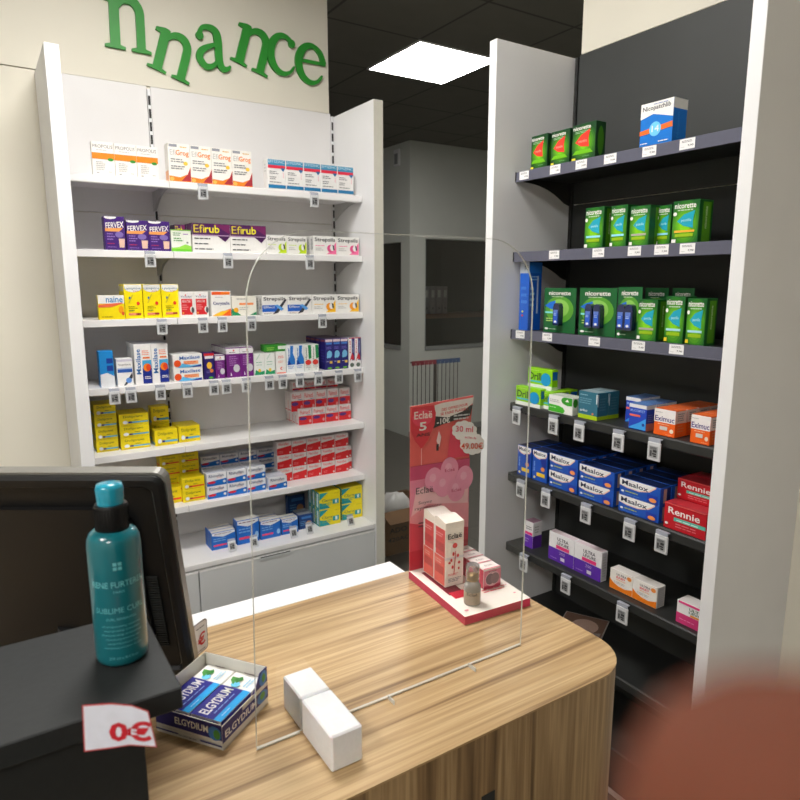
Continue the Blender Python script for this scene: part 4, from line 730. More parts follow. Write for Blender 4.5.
# glazed back office: a block of wall whose corner faces the camera, with a dark window on each face
XC, YC = 3.672, 5.54
m = MB()
m.box(XC, YC, 0, 7, YC + .1, .92, GREYW); m.box(XC, YC, 2.03, 7, YC + .1, H_, GREYW); m.box(XC, YC, .92, 3.86, YC + .1, 2.03, GREYW); m.box(5.6, YC, .92, 7, YC + .1, 2.03, GREYW)
m.box(XC, YC + .1, 0, XC + .1, 9, .92, GREYW); m.box(XC, YC + .1, 2.0, XC + .1, 9, H_, GREYW); m.box(XC, YC + .1, .92, XC + .1, 5.70, 2.0, GREYW); m.box(XC, 6.9, .92, XC + .1, 9, 2.0, GREYW)
struct('wall_office', m)
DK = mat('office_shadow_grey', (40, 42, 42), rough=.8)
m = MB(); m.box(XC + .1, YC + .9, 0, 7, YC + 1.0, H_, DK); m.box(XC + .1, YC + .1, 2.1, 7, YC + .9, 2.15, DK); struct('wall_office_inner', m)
GL = bpy.data.materials.new('clear_acrylic'); GL.use_nodes = True
nt = GL.node_tree; nt.nodes.remove(nt.nodes['Principled BSDF']); out = nt.nodes['Material Output']
tr = nt.nodes.new('ShaderNodeBsdfTransparent'); tr.inputs[0].default_value = (.965, .975, .97, 1); gl = nt.nodes.new('ShaderNodeBsdfGlossy'); gl.inputs['Roughness'].default_value = .01
fr = nt.nodes.new('ShaderNodeFresnel'); fr.inputs['IOR'].default_value = 1.49; ns = nt.nodes.new('ShaderNodeTexNoise'); ns.inputs['Scale'].default_value = 3
bp = nt.nodes.new('ShaderNodeBump'); bp.inputs['Strength'].default_value = .02; nt.links.new(ns.outputs['Fac'], bp.inputs['Height']); nt.links.new(bp.outputs['Normal'], gl.inputs['Normal'])
mx = nt.nodes.new('ShaderNodeMixShader'); nt.links.new(fr.outputs[0], mx.inputs[0]); nt.links.new(tr.outputs[0], mx.inputs[1]); nt.links.new(gl.outputs[0], mx.inputs[2]); nt.links.new(mx.outputs[0], out.inputs['Surface'])
EDGEG = mat('acrylic_edge', (232, 233, 226), rough=.25, trans=.3, noise=0)
FR = mat('grey_window_frame', (150, 152, 150), rough=.5)
w1 = struct('window_1', MB().box(3.862, YC + .03, .921, 5.6, YC + .035, 2.028, GL))
m = MB(); m.box(3.862, YC - .01, .90, 5.6, YC + .06, .94, FR); m.box(3.862, YC + .02, .94, 3.885, YC + .05, 2.028, FR); m.box(4.7, YC + .02, .94, 4.73, YC + .05, 2.028, FR); tag(m.build('window_frame', w1))
w2 = struct('window_2', MB().box(XC + .03, 5.702, .921, XC + .035, 6.9, 1.998, GL))
m = MB(); m.box(XC - .01, 5.70, .90, XC + .06, 6.9, .94, FR); m.box(XC + .02, 5.702, .94, XC + .05, 5.725, 1.998, FR); tag(m.build('window_frame', w2))
m = MB(); m.box(XC - .012, YC - .001, 0, 7, YC - .012, .06, FR); struct('baseboard_office', m)
# things behind the office glass
for i in range(6):
    x = 4.02 + i * .085; m = MB(); m.box(-.03, -.12, 0, .03, .12, .3, ink((150 + 4 * i, 156, 160)), bev=.002); m.box(-.02, -.1204, .18, .02, -.12, .26, ink((225, 225, 220))); m.box(-.008, -.1207, .05, .008, -.12, .07, ink((50, 52, 56)))
    o = m.build('lever_arch_file'); o.location = (x, 6.1, 1.2515); o.rotation_euler = (0, 0, 0)
    tag(o, 'pale file on the shelf behind office glass, ' + (['leftmost', 'second from left', 'third from left', 'fourth from left', 'fifth from left', 'rightmost'][i]), 'file', 'files behind the office window')
t = thing('office_shelf', (4.5, 6.1, 0), 'dark wooden shelf rack behind the office window', 'shelf')
m = MB(); m.box(3.9, 5.95, 1.2, 5.4, 6.25, 1.25, mat('warm_brown_board', (150, 100, 70), rough=.6)); part(m, 'board', t)
m = MB(); m.box(3.88, 5.95, 0, 3.9, 6.25, 1.9, DK); part(m, 'side_post', t); m = MB(); m.box(5.4, 5.95, 0, 5.42, 6.25, 1.9, DK); part(m, 'side_post', t)
p = onX(397, 158, XC - .012); m = MB(); m.box(-.012, -.05, -.08, .012, .05, .08, WHITE, bev=.006); m.box(-.0135, -.03, -.06, -.012, .03, .04, FR)
o = m.build('wall_sensor'); o.location = (XC - .0125, p[1], p[2]); tag(o, 'small pale alarm sensor high on the grey office wall', 'sensor')
# cardboard box with a crumpled bag, on the floor of the passage
KR = mat('brown_cardboard', (120, 88, 58), rough=.85, noise=.08, nscale=20)
t = thing('cardboard_box', (2.06, 3.25, 0), 'open brown cardboard box with black print on passage floor', 'box')
m = MB(); x0, x1, y0, y1 = 1.86, 2.24, 3.1, 3.4; zt = .27
for bx in ((x0, y0, 0, x1, y0 + .006, zt), (x0, y1 - .006, 0, x1, y1, zt), (x0, y0 + .006, 0, x0 + .006, y1 - .006, zt), (x1 - .006, y0 + .006, 0, x1, y1 - .006, zt), (x0 + .006, y0 + .006, 0, x1 - .006, y1 - .006, .006)): m.box(*bx, KR)
deco(m, [('b', 'ADO 10V', .15, .5, .75, .62, (40, 34, 30)), ('b', '420AC0710', .12, .3, .8, .4, (40, 34, 30))], x1 - x0, zt, lambda a, c, e: (x0 + a, y0 - e, c)); part(m, 'box_walls', t)
for yy, s in ((y0, -1), (y1, 1)):
    m = MB(); m.prism([(0, 0), (.1 * s, -.04), (.1 * s, -.036), (0, .004)][:: (1 if s > 0 else -1)], x0 + .002, x1 - .002, KR, to=lambda a, b, c: (c, yy + a, zt + .0005 + b)); part(m, 'flap', t)
m = MB(); rnd = random.Random(3); vs = []; fs = []; nu, nv = 14, 8; BAGW = mat('white_plastic_bag', (205, 203, 200), rough=.35, noise=.1, nscale=9); BAGR = mat('red_bag_print', (190, 40, 44), rough=.4)
for j in range(nv + 1):
    for i in range(nu):
        a = 2 * PI * i / nu; ph = PI * j / nv; r = 1 + rnd.uniform(-.14, .14) * (0 < j < nv)
        vs.append((2.05 + .13 * r * math.sin(ph) * math.cos(a), 3.25 + .1 * r * math.sin(ph) * math.sin(a), .17 - .155 * math.cos(ph) * (1 if ph < PI / 2 else r)))
for j in range(nv):
    for i in range(nu): fs.append((j * nu + i, j * nu + (i + 1) % nu, (j + 1) * nu + (i + 1) % nu, (j + 1) * nu + i))
m.add(vs, fs, BAGW, True)
for k in (46, 47, 60, 61, 75, 88): 
    if k < len(fs): m.m[k] = m.mi(BAGR)
tag(m.build('plastic_bag', loc=(2.05, 3.25, .02)), 'crumpled white and red plastic bag inside the cardboard box', 'bag')
# rack of hanging glasses cords / rods seen beyond the counter
t = thing('rod_rack', (1.985, 2.75, 0), 'thin wire rack with red and blue topped rods behind counter', 'rack')
ST = mat('dull_steel', (74, 70, 66), rough=.4, metal=.6)
m = MB(); m.lathe([(.14, 0), (.14, .01), (.02, .02)], DARKS, c=(1.985, 2.75, 0)); part(m, 'base', t)
m = MB(); m.tube([(1.985, 2.75, .02), (1.985, 2.75, 1.195)], .008, ST); part(m, 'pole', t)
m = MB(); m.tube([(1.83, 2.75, 1.195), (2.14, 2.75, 1.195)], .004, ST); part(m, 'top_bar', t)
for i in range(12):
    x = 1.842 + i * .026; m = MB(); m.tube([(x, 2.745, .45), (x, 2.745, 1.187)], .0022, ST); m.box(x - .011, 2.738, 1.18, x + .011, 2.742, 1.203, ink((130, 40, 54) if i < 6 else (50, 76, 116))); part(m, 'rod', t, 'rod with red top' if i < 6 else 'rod with blue top')

# ------------------------------------------------------------------ ceiling lights
LAMP = mat('led_panel_glow', (255, 255, 255), emit=LAMP_E, noise=0)
LAMPB = mat('led_panel_glow_back', (255, 255, 255), emit=LAMP_B, noise=0)
def led(x, y, lab, mt=LAMP, s=.6):
    t = thing('ceiling_light', (x, y, H_), lab, 'ceiling light', 'square ceiling light panels')
    m = MB(); h = s / 2
    for bx in ((-h, -h, h, -h + .012), (-h, h - .012, h, h), (-h, -h + .012, -h + .012, h - .012), (h - .012, -h + .012, h, h - .012)): m.box(x + bx[0], y + bx[1], H_ - .008, x + bx[2], y + bx[3], H_ - .0005, WHITE2)
    part(m, 'frame', t)
    m = MB(); m.box(x - h + .012, y - h + .012, H_ - .006, x + h - .012, y + h - .012, H_ - .001, mt); part(m, 'diffuser', t)
led(2.55, 3.6, 'bright square ceiling light above the passage', LAMPB)
led(.45, 1.5, 'square ceiling light above the counter')
led(-1.35, .3, 'square ceiling light left of the counter')
led(-1.35, -1.5, 'added square ceiling light filling the dark rear corner')  # added panel: brightens the dim rear and gives mild fill

# ------------------------------------------------------------------ counter
CX0, CX1, CY0, CY1 = -.7, .842, .60, 1.076; r = .082
def outline(o=0.0):
    p = [(CX0, CY0 + o)]
    for k in range(13):
        a = -PI / 2 + (PI / 2) * k / 12; p.append((CX1 - r + (r - o) * math.cos(a), CY0 + r + (r - o) * math.sin(a)))
    p += [(CX1 - o, CY1), (CX0, CY1)]; return p
t = thing('counter', (.1, .84, 0), 'wood topped sales counter with rounded corner and white rear edge', 'counter')
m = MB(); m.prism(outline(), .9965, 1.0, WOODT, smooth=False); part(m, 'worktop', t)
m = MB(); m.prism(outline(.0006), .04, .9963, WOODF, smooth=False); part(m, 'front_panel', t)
m = MB(); m.prism(outline(.03), 0, .04, DARKS); part(m, 'plinth', t)
m = MB(); m.box(CX0, 1.0765, 0, .705, 1.138, 1.0005, WHITE, bev=.002); part(m, 'rear_edge', t)
p = onY(488, 797, CY0); m = MB(); m.box(p[0] - .012, CY0 - .0012, p[2] - .022, p[0] + .012, CY0, p[2] + .006, DARKS, bev=.0004); part(m, 'socket_plate', t)

# ------------------------------------------------------------------ acrylic screen
t = thing('protective_screen', (.48, .735, 1.0), 'clear acrylic screen with rounded top corners standing on counter', 'screen')
sx0, sx1, szt, rr = .25, .712, 1.661, .085
def scr(o=0.0):
    p = [(sx0 + o, 1.004), (sx1 - o, 1.004)]
    for k in range(13):
        a = (PI / 2) * k / 12; p.append((sx1 - rr + (rr - o) * math.cos(a), szt - rr + (rr - o) * math.sin(a)))
    for k in range(13):
        a = PI / 2 + (PI / 2) * k / 12; p.append((sx0 + .011 + rr + (rr - o) * math.cos(a), szt - rr + (rr - o) * math.sin(a)))
    return p
m = MB(); P_ = scr(.0007); n = len(P_); m.add([(a, .735, b) for a, b in P_], [tuple(range(n))], GL); part(m, 'pane', t)
m = MB(); A_ = scr(); B_ = scr(.0007); vs = [(a, .7337, b) for a, b in A_] + [(a, .7363, b) for a, b in A_] + [(a, .7337, b) for a, b in B_] + [(a, .7363, b) for a, b in B_]; fs = []
for i in range(n):
    j = (i + 1) % n; fs += [(i, j, n + j, n + i), (j, i, 2 * n + i, 2 * n + j), (n + i, n + j, 3 * n + j, 3 * n + i)]
m.add(vs, fs, EDGEG); part(m, 'polished_edge', t)
for x in (.45, .60):
    m = MB(); m.box(x - .0006, .716, 1.0005, x + .0006, .7335, 1.007, EDGEG); part(m, 'foot', t)
m = MB(); m.box(sx0, .7342, 1.0005, .311, .7358, 1.0018, EDGEG); m.box(.361, .7346, 1.0005, sx1, .7354, 1.0018, EDGEG); part(m, 'base_highlight', t)  # pale strips stand in for the bright reflection along the screen's foot

# ------------------------------------------------------------------ white melamine blocks
FOAM = mat('white_foam', (228, 228, 230), rough=.85, noise=.02, nscale=150, bump=.3, sub=.1)
for y0, y1, h, lab in ((.7364, .797, .0500, 'rear half of the white foam block pair on counter'), (.645, .7336, .0503, 'front half of the white foam block pair, nearer camera')):
    m = MB(); m.box(-.022, 0, 0, .022, y1 - y0, h, FOAM, bev=.0022); o = m.build('foam_block'); o.location = (.336, y0, 1.0005); tag(o, lab, 'foam block', 'white foam blocks on the counter')

# ------------------------------------------------------------------ toothpaste display box
A3 = Vector((.213, .758, 1.0005)); ux = Vector((.085, .062, 0)).normalized(); uy = Vector((-ux.y, ux.x, 0)); ang = math.atan2(ux.y, ux.x)
BW, BD = .107, .107
t = thing('display_carton', tuple(A3), 'open blue and white display carton of toothpaste boxes', 'display box', rz=ang)
NV = (36, 34, 112); LEAF = (70, 140, 60)
KB = ink((214, 210, 200)); th = .0012
m = MB(); m.box(0, 0, 0, BW, th, .034, KB)                                   # near right wall, cut low
m.box(0, BD - th, 0, BW, BD, .056, KB); m.box(0, th, 0, th, BD - th, .036, KB); m.box(BW - th, th, 0, BW, BD - th, .056, KB); m.box(th, th, 0, BW - th, BD - th, .0012, KB)
deco(m, [('r', 0, .28, .42, 1, NV), ('r', .42, .28, 1, .82, NV), ('b', 'ELGYDIUM', .05, .42, .72, .72, W_), ('e', .86, .55, .12, .26, (60, 120, 190)), ('e', .86, .6, .06, .16, LEAF), ('r', 0, .0, 1, .04, (170, 165, 160))], BW, .034, lambda a, c, e: (a, -e, c))
deco(m, [('r', 0, .38, 1, 1, NV), ('b', 'ELGYDIUM', .3, .56, .8, .84, W_), ('e', .9, .62, .1, .28, (60, 120, 190)), ('e', .93, .6, .05, .2, LEAF), ('r', 0, .14, 1, .2, NV), ('r', .35, .08, .68, .22, (200, 196, 190)), ('l', .36, .67, .14, 1, .05, DG), ('l', .1, .7, .3, 1, .05, LG)], BD, .036, lambda a, c, e: (-e, BD - a, c))
deco(m, [('r', 0, .3, 1, 1, (44, 44, 120))], BD, .056, lambda a, c, e: (BW + e, a, c)); m.build('tray_walls', t)
m = MB(); pts = [(.07, .034), (.107, .034), (.107, .056), (.09, .056), (.082, .044)]
m.prism(pts, 0, th, ink(NV), to=lambda a, b, c: (a, c, b)); deco(m, [('e', .9, .8, .09, .2, (60, 120, 190)), ('e', .91, .8, .04, .12, LEAF)], BW, .056, lambda a, c, e: (a, -e, c)); m.build('raised_corner', t)
# price card clipped to its back wall
pc = thing('price_card', tuple(A3 + uy * (BD - .012) + ux * .0 + Vector((0, 0, .03))), 'small white rounded card with red euro sign behind toothpaste', 'price card', rz=ang)
m = MB(); w, h = .034, .05
def rrect(x0, z0, x1, z1, r, n=5):
    o = []
    for cx, cz, a0 in ((x1 - r, z0 + r, -90), (x1 - r, z1 - r, 0), (x0 + r, z1 - r, 90), (x0 + r, z0 + r, 180)):
        for k in range(n): a = math.radians(a0 + 90 * k / (n - 1)); o.append((cx + r * math.cos(a), cz + r * math.sin(a)))
    return o
m.prism(rrect(0, 0, w, h, .006), 0, .0012, ink((120, 112, 110)), to=lambda a, b, c: (a, c, b)); m.prism(rrect(.0015, .0015, w - .0015, h - .0015, .005), -.0003, 0, PAPER, to=lambda a, b, c: (a, c, b))
deco(m, [('r', .06, .05, .075, .95, (210, 60, 60)), ('s', '\u20ac', .3, .22, .8, .62, (214, 40, 50), .05), ('l', .2, .85, .82, 1, .07, MG), ('l', .2, .85, .1, 1, .06, MG)], w, h, lambda a, c, e: (a, -.0003 - e, c)); m.build('card', pc)
pc.location = Vector(onZ(203, 655, 1.05)) + Vector((-.012, .006, -.005))
for k, (lab, yo) in enumerate((('toothpaste carton in display box, nearer camera', .003), ('toothpaste carton in display box, farther from camera', .053))):
    m = MB(); cw, cl, ch_ = .048, .102, .031
    m.box(0, 0, 0, cl, cw, ch_, ink((238, 236, 230)), bev=.0008)
    deco(m, [('r', 0, 0, .66, 1, (30, 26, 130)), ('r', 0, .0, .66, .24, (30, 160, 226)), ('b', 'ELGYDIUM', .05, .5, .62, .82, W_), ('l', .1, .55, .36, 1, .06, (150, 180, 240)), ('l', .1, .3, .1, 1, .06, (190, 220, 250)), ('e', .72, .6, .06, .14, (110, 200, 236)), ('p', [(.7, .66), (.78, .86), (.86, .9), (.86, .7)], LEAF), ('p', [(.74, .62), (.82, .76), (.9, .6), (.84, .5)], (50, 120, 50)), ('l', .7, .92, .28, 2, .1, (150, 200, 230)), ('e', .99, .5, .03, .2, (120, 110, 104))], cl, cw, lambda a, c, e: (a, c, ch_ + e))
    deco(m, [('r', 0, 0, .66, 1, (30, 26, 130))], cl, ch_, lambda a, c, e: (a, -e, c))
    deco(m, [('r', .05, .05, .95, .95, (30, 26, 130))], cw, ch_, lambda a, c, e: (-e, cw - a, c))
    o = m.build('toothpaste_carton'); o.location = A3 + ux * .0025 + uy * yo + Vector((0, 0, .0075)); o.rotation_euler = (0, 0, ang)
    tag(o, lab, 'toothpaste box', 'toothpaste cartons in the display')

# ------------------------------------------------------------------ black riser, bottle, price sign, monitor
SZ = 1.2; c = onZ(182, 687, SZ)
t = thing('display_riser', (-.02, .70, 1.0), 'matt black counter riser carrying the teal bottle', 'riser')
m = MB(); m.box(-.22, c[1], SZ - .024, c[0], .802, SZ, BLACKM, bev=.0015); part(m, 'top_slab', t)
m = MB(); m.box(-.19, .64, 1.0005, .101, .78, SZ - .0245, BLACKM, bev=.001); part(m, 'lower_body', t)
t = thing('price_sign', (.05, c[1] - .006, 1.15), 'white curved price card with red outline reading 0 euro', 'price sign')
sn_ = Vector((math.sin(YAW), math.cos(YAW), 0)); sP = Vector((0, c[1] - .012, 1.15)); sE = Vector((0, 0, EYE))
def cp(x, y, e=0.0):
    d_ = ray(x, y); k = (sP - sn_ * e - sE).dot(sn_) / d_.dot(sn_); return sE + d_ * k
pl = [(84, 752), (111, 748.5), (130, 745.5), (157, 747.5), (148.5, 711), (132, 705), (111, 703), (82, 705)]
def card_(mb, pts, e0, e1, mt):
    n = len(pts); vs = [cp(a, b, e0) for a, b in pts] + [cp(a, b, e1) for a, b in pts]
    mb.add(vs, [tuple(range(n))[::-1], tuple(range(n, 2 * n))] + [(i, (i + 1) % n, n + (i + 1) % n, n + i) for i in range(n)], mt)
m = MB(); card_(m, pl, 0, .001, ink((196, 60, 66)))
cx_ = sum(p[0] for p in pl) / 8; cz_ = sum(p[1] for p in pl) / 8
card_(m, [(cx_ + (a - cx_) * .965, cz_ + (b - cz_) * .94) for a, b in pl], .001, .0014, ink((226, 228, 240))); part(m, 'card', t)
m = MB(); vs, fs = glyphs('0\u20ac', .035); m.add([cp(109 + a * 43, 741.5 - b * 20, .0018) for a, b in vs], fs, ink((200, 36, 50))); part(m, 'red_numerals', t)
p = onZ(123, 655, SZ)
t = thing('shampoo_bottle', (p[0], p[1], SZ + .0004), 'teal shampoo bottle with black collar on black riser', 'bottle')
TEAL = mat('teal_bottle_plastic', (14, 106, 116), rough=.28, coat=.5, noise=.05, nscale=8); TEAL2 = mat('teal_cap', (30, 150, 176), rough=.25, coat=.4)
R0 = .0265
bl = MB(); prof = [(.0, .001), (R0 * .86, 0), (R0 * .97, .003), (R0, .008), (R0, .128), (R0 * .975, .136), (R0 * .88, .142), (R0 * .7, .1455), (R0 * .6, .146)]
bl.lathe(prof, TEAL, n=48, cap=False); o = bl.build('body', t)
bl = MB(); bl.lathe([(R0 * .62, .1455), (R0 * .63, .146), (R0 * .62, .171), (R0 * .58, .173)], BLACK, n=36)
for k in range(36):
    a = 2 * PI * k / 36; bl.box(-.0004, -.0003, .147, .0004, .0003, .170, BLACK, M=Matrix.Translation((R0 * .628 * math.cos(a), R0 * .628 * math.sin(a), 0)))
bl.build('collar', t)
bl = MB(); bl.lathe([(R0 * .5, .1731), (R0 * .5, .178), (R0 * .52, .189), (R0 * .46, .194), (.001, .1945)], TEAL2, n=36, cap=False); bl.build('pump_cap', t)
LB_ = ink((110, 190, 196)); m = MB(); face = math.atan2(-p[1], -p[0]) + .05
def wrap(txt, z, h, wd, off=0.0):
    vs, fs = glyphs(txt, off); hw = wd / 2
    q = [(face + PI * 0 + (a - .5) * wd / R0, z + b * h) for a, b in vs]
    m.add([((R0 + .0003) * math.cos(t_), (R0 + .0003) * math.sin(t_), zz) for t_, zz in q], fs, LB_)
wrap('RENE FURTERER', .090, .0065, .056, .01); wrap('PARIS', .084, .0025, .011); wrap('SUBLIME CURL', .062, .006, .052); wrap('CURL REVEALING', .054, .0028, .03)
for k, wd in enumerate((.040, .036, .042, .034, .03, .038)): wrap('shampooing activateur de boucles'[:18 + 2 * k], .046 - k * .0048, .0026, wd)
wrap('250 ml e 8.4 fl.oz.', .010, .003, .03)
for dx in (-1, 1):
    for dz in (-1, 1):
        a0 = face + dx * .0024 / R0; m.add([((R0 + .0003) * math.cos(a0 + s * .0018 / R0), (R0 + .0003) * math.sin(a0 + s * .0018 / R0), 0.113 + dz * .0024 + u * .0018) for s, u in ((-1, -1), (1, -1), (1, 1), (-1, 1))], [(0, 1, 2, 3)], LB_)
m.build('label_print', t)
E0 = Vector((0, 0, EYE))
B0 = Vector(onZ(196, 678, 1.02)); rd = ray(162.5, 475); tt = (B0 - E0).dot(RT) / rd.dot(RT); T0 = E0 + rd * tt
vv = (T0 - B0); Lm = vv.length; vv.normalize(); uu = -RT.copy(); nn = uu.cross(vv); 
if nn.dot(FW) < 0: nn = -nn                                   # depth axis, away from the camera
Wm = .34
t = thing('monitor', tuple(B0 + uu * .17 + nn * .03), 'black touchscreen monitor seen from behind with silver rim', 'monitor')
loc = t.location
def MM(a, b, c_): return B0 + uu * a + vv * b + nn * c_ - loc
def mprism(mb, pts, c0, c1, mt, smooth=False):
    n = len(pts); vs = [MM(a, b, c0) for a, b in pts] + [MM(a, b, c1) for a, b in pts]; fs = [tuple(range(n)), tuple(range(2 * n - 1, n - 1, -1))] + [(i, (i + 1) % n, n + (i + 1) % n, n + i) for i in range(n)]
    mb.add(vs, fs, mt)
m = MB(); mprism(m, rrect(0, 0, Wm, Lm, .014), .006, .022, SILVER); m.build('silver_rim', t)
m = MB(); O = rrect(.0018, .0018, Wm - .0018, Lm - .0035, .013); I = rrect(.02, .02, Wm - .02, Lm - .022, .008); n = len(O)
vs = [MM(a, b, .0055) for a, b in O] + [MM(a, b, .002) for a, b in O] + [MM(a, b, .010) for a, b in I] ; fs = []
O2 = rrect(.008, .008, Wm - .008, Lm - .008, .011); vs += [MM(a, b, -.001) for a, b in O2]; I2 = rrect(.016, .016, Wm - .016, Lm - .018, .009); vs += [MM(a, b, -.001) for a, b in I2]
for i in range(n):
    j = (i + 1) % n; fs += [(i, j, n + j, n + i), (n + i, n + j, 3 * n + j, 3 * n + i), (3 * n + i, 3 * n + j, 4 * n + j, 4 * n + i), (4 * n + i, 4 * n + j, 2 * n + j, 2 * n + i)]
m.add(vs, fs, BLACK); m.add([MM(a, b, .005) for a, b in I], [tuple(range(n))], BLACK); m.build('rear_shell', t)
m = MB()
mprism(m, rrect(.05, .05, Wm - .05, Lm - .05, .03), -.004, .004, BLACK)
for k in range(30):
    b = .06 + k * .0042; mprism(m, [(.032, b), (.048, b), (.048, b + .0018), (.032, b + .0018)], .0015, .0045, BLACKM)
m.build('vent_grille', t)
m = MB(); mprism(m, rrect(.012, .012, Wm - .012, Lm - .012, .006), .0222, .0232, mat('screen_glass', (14, 15, 18), rough=.08, noise=.02)); m.build('screen', t)
m = MB(); a0 = MM(Wm / 2, .1, .004); a1 = Vector((a0.x, a0.y + .05, 1.03 - loc.z)); m.tube([a0, (a0 + a1) / 2 + Vector((0, 0, -.02)), a1], .016, BLACK, 12)
m.build('stand_arm', t); m = MB(); m.lathe([(.07, 0), (.07, .008), (.02, .014), (.018, .03)], BLACK, c=(a1.x, a1.y, 1.0005 - loc.z)); m.build('stand_foot', t)

# ------------------------------------------------------------------ pink cosmetics display
Fp = Vector(onZ(464.8, 625.7, 1.0)); Lp = Vector(onZ(408.8, 578.4, 1.0)); Rp = Vector(onZ(530, 606, 1.0)); Bp = Lp + Rp - Fp
PK = ink((206, 54, 96)); CR = mat('cream_card', (246, 236, 226), rough=.5, noise=.015)
ZT = 1.0165
t = thing('cosmetics_display', tuple(Fp), 'pink and cream cardboard stand with tall balloon printed backing card', 'display stand')
m = MB()
def quadbox(mb, P4, z0, z1, ms, mt_):
    vs = [(p.x, p.y, z0) for p in P4] + [(p.x, p.y, z1) for p in P4]
    mb.add(vs, [(0, 1, 5, 4), (1, 2, 6, 5), (2, 3, 7, 6), (3, 0, 4, 7), (3, 2, 1, 0)], ms); mb.add([vs[i] for i in (4, 5, 6, 7)], [(0, 1, 2, 3)], mt_)
quadbox(m, [Fp, Rp, Bp, Lp], 1.0006, ZT, PK, CR)
dx = (Rp - Fp); dy = (Lp - Fp)
def TP(a, b, e): q = Fp + dx * a + dy * b; return (q.x, q.y, ZT + e)
deco(m, [('r', .12, .38, .34, .90, (120, 16, 40)), ('r', .14, .30, .36, .42, (206, 30, 60)), ('l', .55, .95, .3, 2, .035, (236, 110, 120)), ('e', .1, .08, .03, .015, (236, 150, 160)), ('e', .9, .14, .02, .01, (236, 150, 160)), ('e', .6, .5, .02, .01, (236, 170, 176)), ('b', 'Offres', .58, .36, .78, .4, (236, 110, 120))], 1, 1, TP)
part(m, 'tray', t)
# backing card, standing at the rear edge
W1 = (Bp - Lp).length * .97; ct = onY(413, 406.5, Lp.y)[2] - ZT; hx = (Bp - Lp).normalized(); hy = Vector((-hx.y, hx.x, 0)); 
def BC(a, b, e): q = Lp + hx * (.001 + a) - hy * (.0012 + e); return (q.x, q.y, ZT + .0003 + b)
m = MB(); HC = ct
outl = [(0, 0), (W1, 0), (W1, HC * .64), (W1 * 1.0, HC * .8), (W1 * 1.05, HC * 1.03), (W1 * .5, HC * 1.015), (.001, HC)]
vs = [BC(a, b, 0) for a, b in outl] + [BC(a, b, -.0014) for a, b in outl]; n = len(outl)
m.add(vs, [tuple(range(n)), tuple(range(2 * n - 1, n - 1, -1))] + [(i, n + i, n + (i + 1) % n, (i + 1) % n) for i in range(n)], ink((226, 96, 92)))
deco(m, [('r', 0, 0, 1, .645, (226, 130, 160)), ('r', 0, 0, 1, .12, (196, 30, 56)), ('p', [(0, .12), (1, .12), (1, .2), (.5, .24), (0, .3)], (212, 64, 84)), ('p', [(0, .3), (.5, .24), (1, .2), (1, .36), (.3, .4), (0, .34)], (232, 150, 160)),
         ('p', [(.02, .34), (.3, .4), (.98, .36), (.98, .5), (.5, .54), (.1, .5)], (238, 190, 196)), ('r', 0, .56, 1, .645, (200, 66, 110)), ('r', 0, .643, 1, .646, (170, 30, 60)),
         ('p', [(.6, .66), (.99, .66), (1.0, .85), (.8, .88), (.66, .84)], (226, 56, 88)), ('p', [(.42, .78), (.46, .84), (.5, .8), (.47, .74)], (240, 210, 210)), ('r', .42, .72, .46, .76, (40, 30, 34)),
         ('p', [(.34, .855), (.5, .875), (.99, .91), (1.03, .975), (.5, .93), (.36, .93)], (34, 32, 34)), ('p', [(.38, .995), (.4, .93), (.6, .915), (.85, .94), (1.03, .985), (1.045, 1.02), (.5, 1.005)], (232, 226, 222)),
         ('s', 'DES OFFRES POUR', .5, .955, .94, .972, (220, 50, 60), .018), ('s', 'SE FAIRE PLAISIR !', .48, .93, .94, .947, (210, 40, 50), .018), ('s', '-10\u20ac', .42, .875, .64, .915, W_, .008), ('l', .7, .98, .915, 2, .02, (200, 200, 200)),
         ('p', [(0, .93), (.02, .995), (.36, .998), (.4, .95), (.38, .88), (.28, .8), (.17, .745), (.06, .8), (0, .86)], (216, 44, 62)), ('e', .18, .93, .16, .05, (232, 70, 96)), ('b', 'Ecla\u00eb', .05, .925, .34, .97, (246, 226, 222)), ('b', '5', .13, .855, .25, .905, W_), ('b', 'ANS', .08, .82, .3, .84, (60, 30, 36)), ('r', .16, .65, .17, .75, (240, 180, 180)),
         ('t', 'Ecla\u00eb', .08, .475, .36, .515, (60, 50, 56)), ('t', 'Soyez', .12, .405, .34, .43, (80, 60, 66)), ('t', 'rayonnante', .06, .37, .5, .395, (80, 60, 66)), ('l', .12, .5, .29, 2, .02, (120, 60, 76))], W1, HC, BC)
card = part(m, 'backing_card', t)
BAL = mat('pink_balloon_print', (230, 146, 174), rough=.35, noise=.05, nscale=30); BALH = ink((234, 166, 190))
for bx, bz in ((.38, .545), (.64, .594), (.90, .527), (.54, .505), (.76, .462)):
    m = MB(); n = 24; e = .003 + bx * .002
    m.add([BC(bx * W1 + .0215 * math.cos(2 * PI * i / n), bz * HC + .026 * math.sin(2 * PI * i / n), e) for i in range(n)] + [BC(bx * W1 + .0215 * math.cos(2 * PI * i / n), bz * HC + .026 * math.sin(2 * PI * i / n), e - .0008) for i in range(n)], [tuple(range(n)), tuple(range(2 * n - 1, n - 1, -1))] + [(i, n + i, n + (i + 1) % n, (i + 1) % n) for i in range(n)], BAL)
    m.add([BC(bx * W1 + .008 * math.cos(2 * PI * i / n) - .003, bz * HC + .009 * math.sin(2 * PI * i / n) + .005, e + .0004) for i in range(n)], [tuple(range(n))], BALH)
    if bx in (.64, .76): vs, fs = glyphs('Ecla\u00eb', .01); m.add([BC(bx * W1 - .012 + a * .024, bz * HC - .004 + b * .007, e + .0008) for a, b in vs], fs, ink((190, 60, 100)))
    q = part(m, 'balloon_cutout', t)
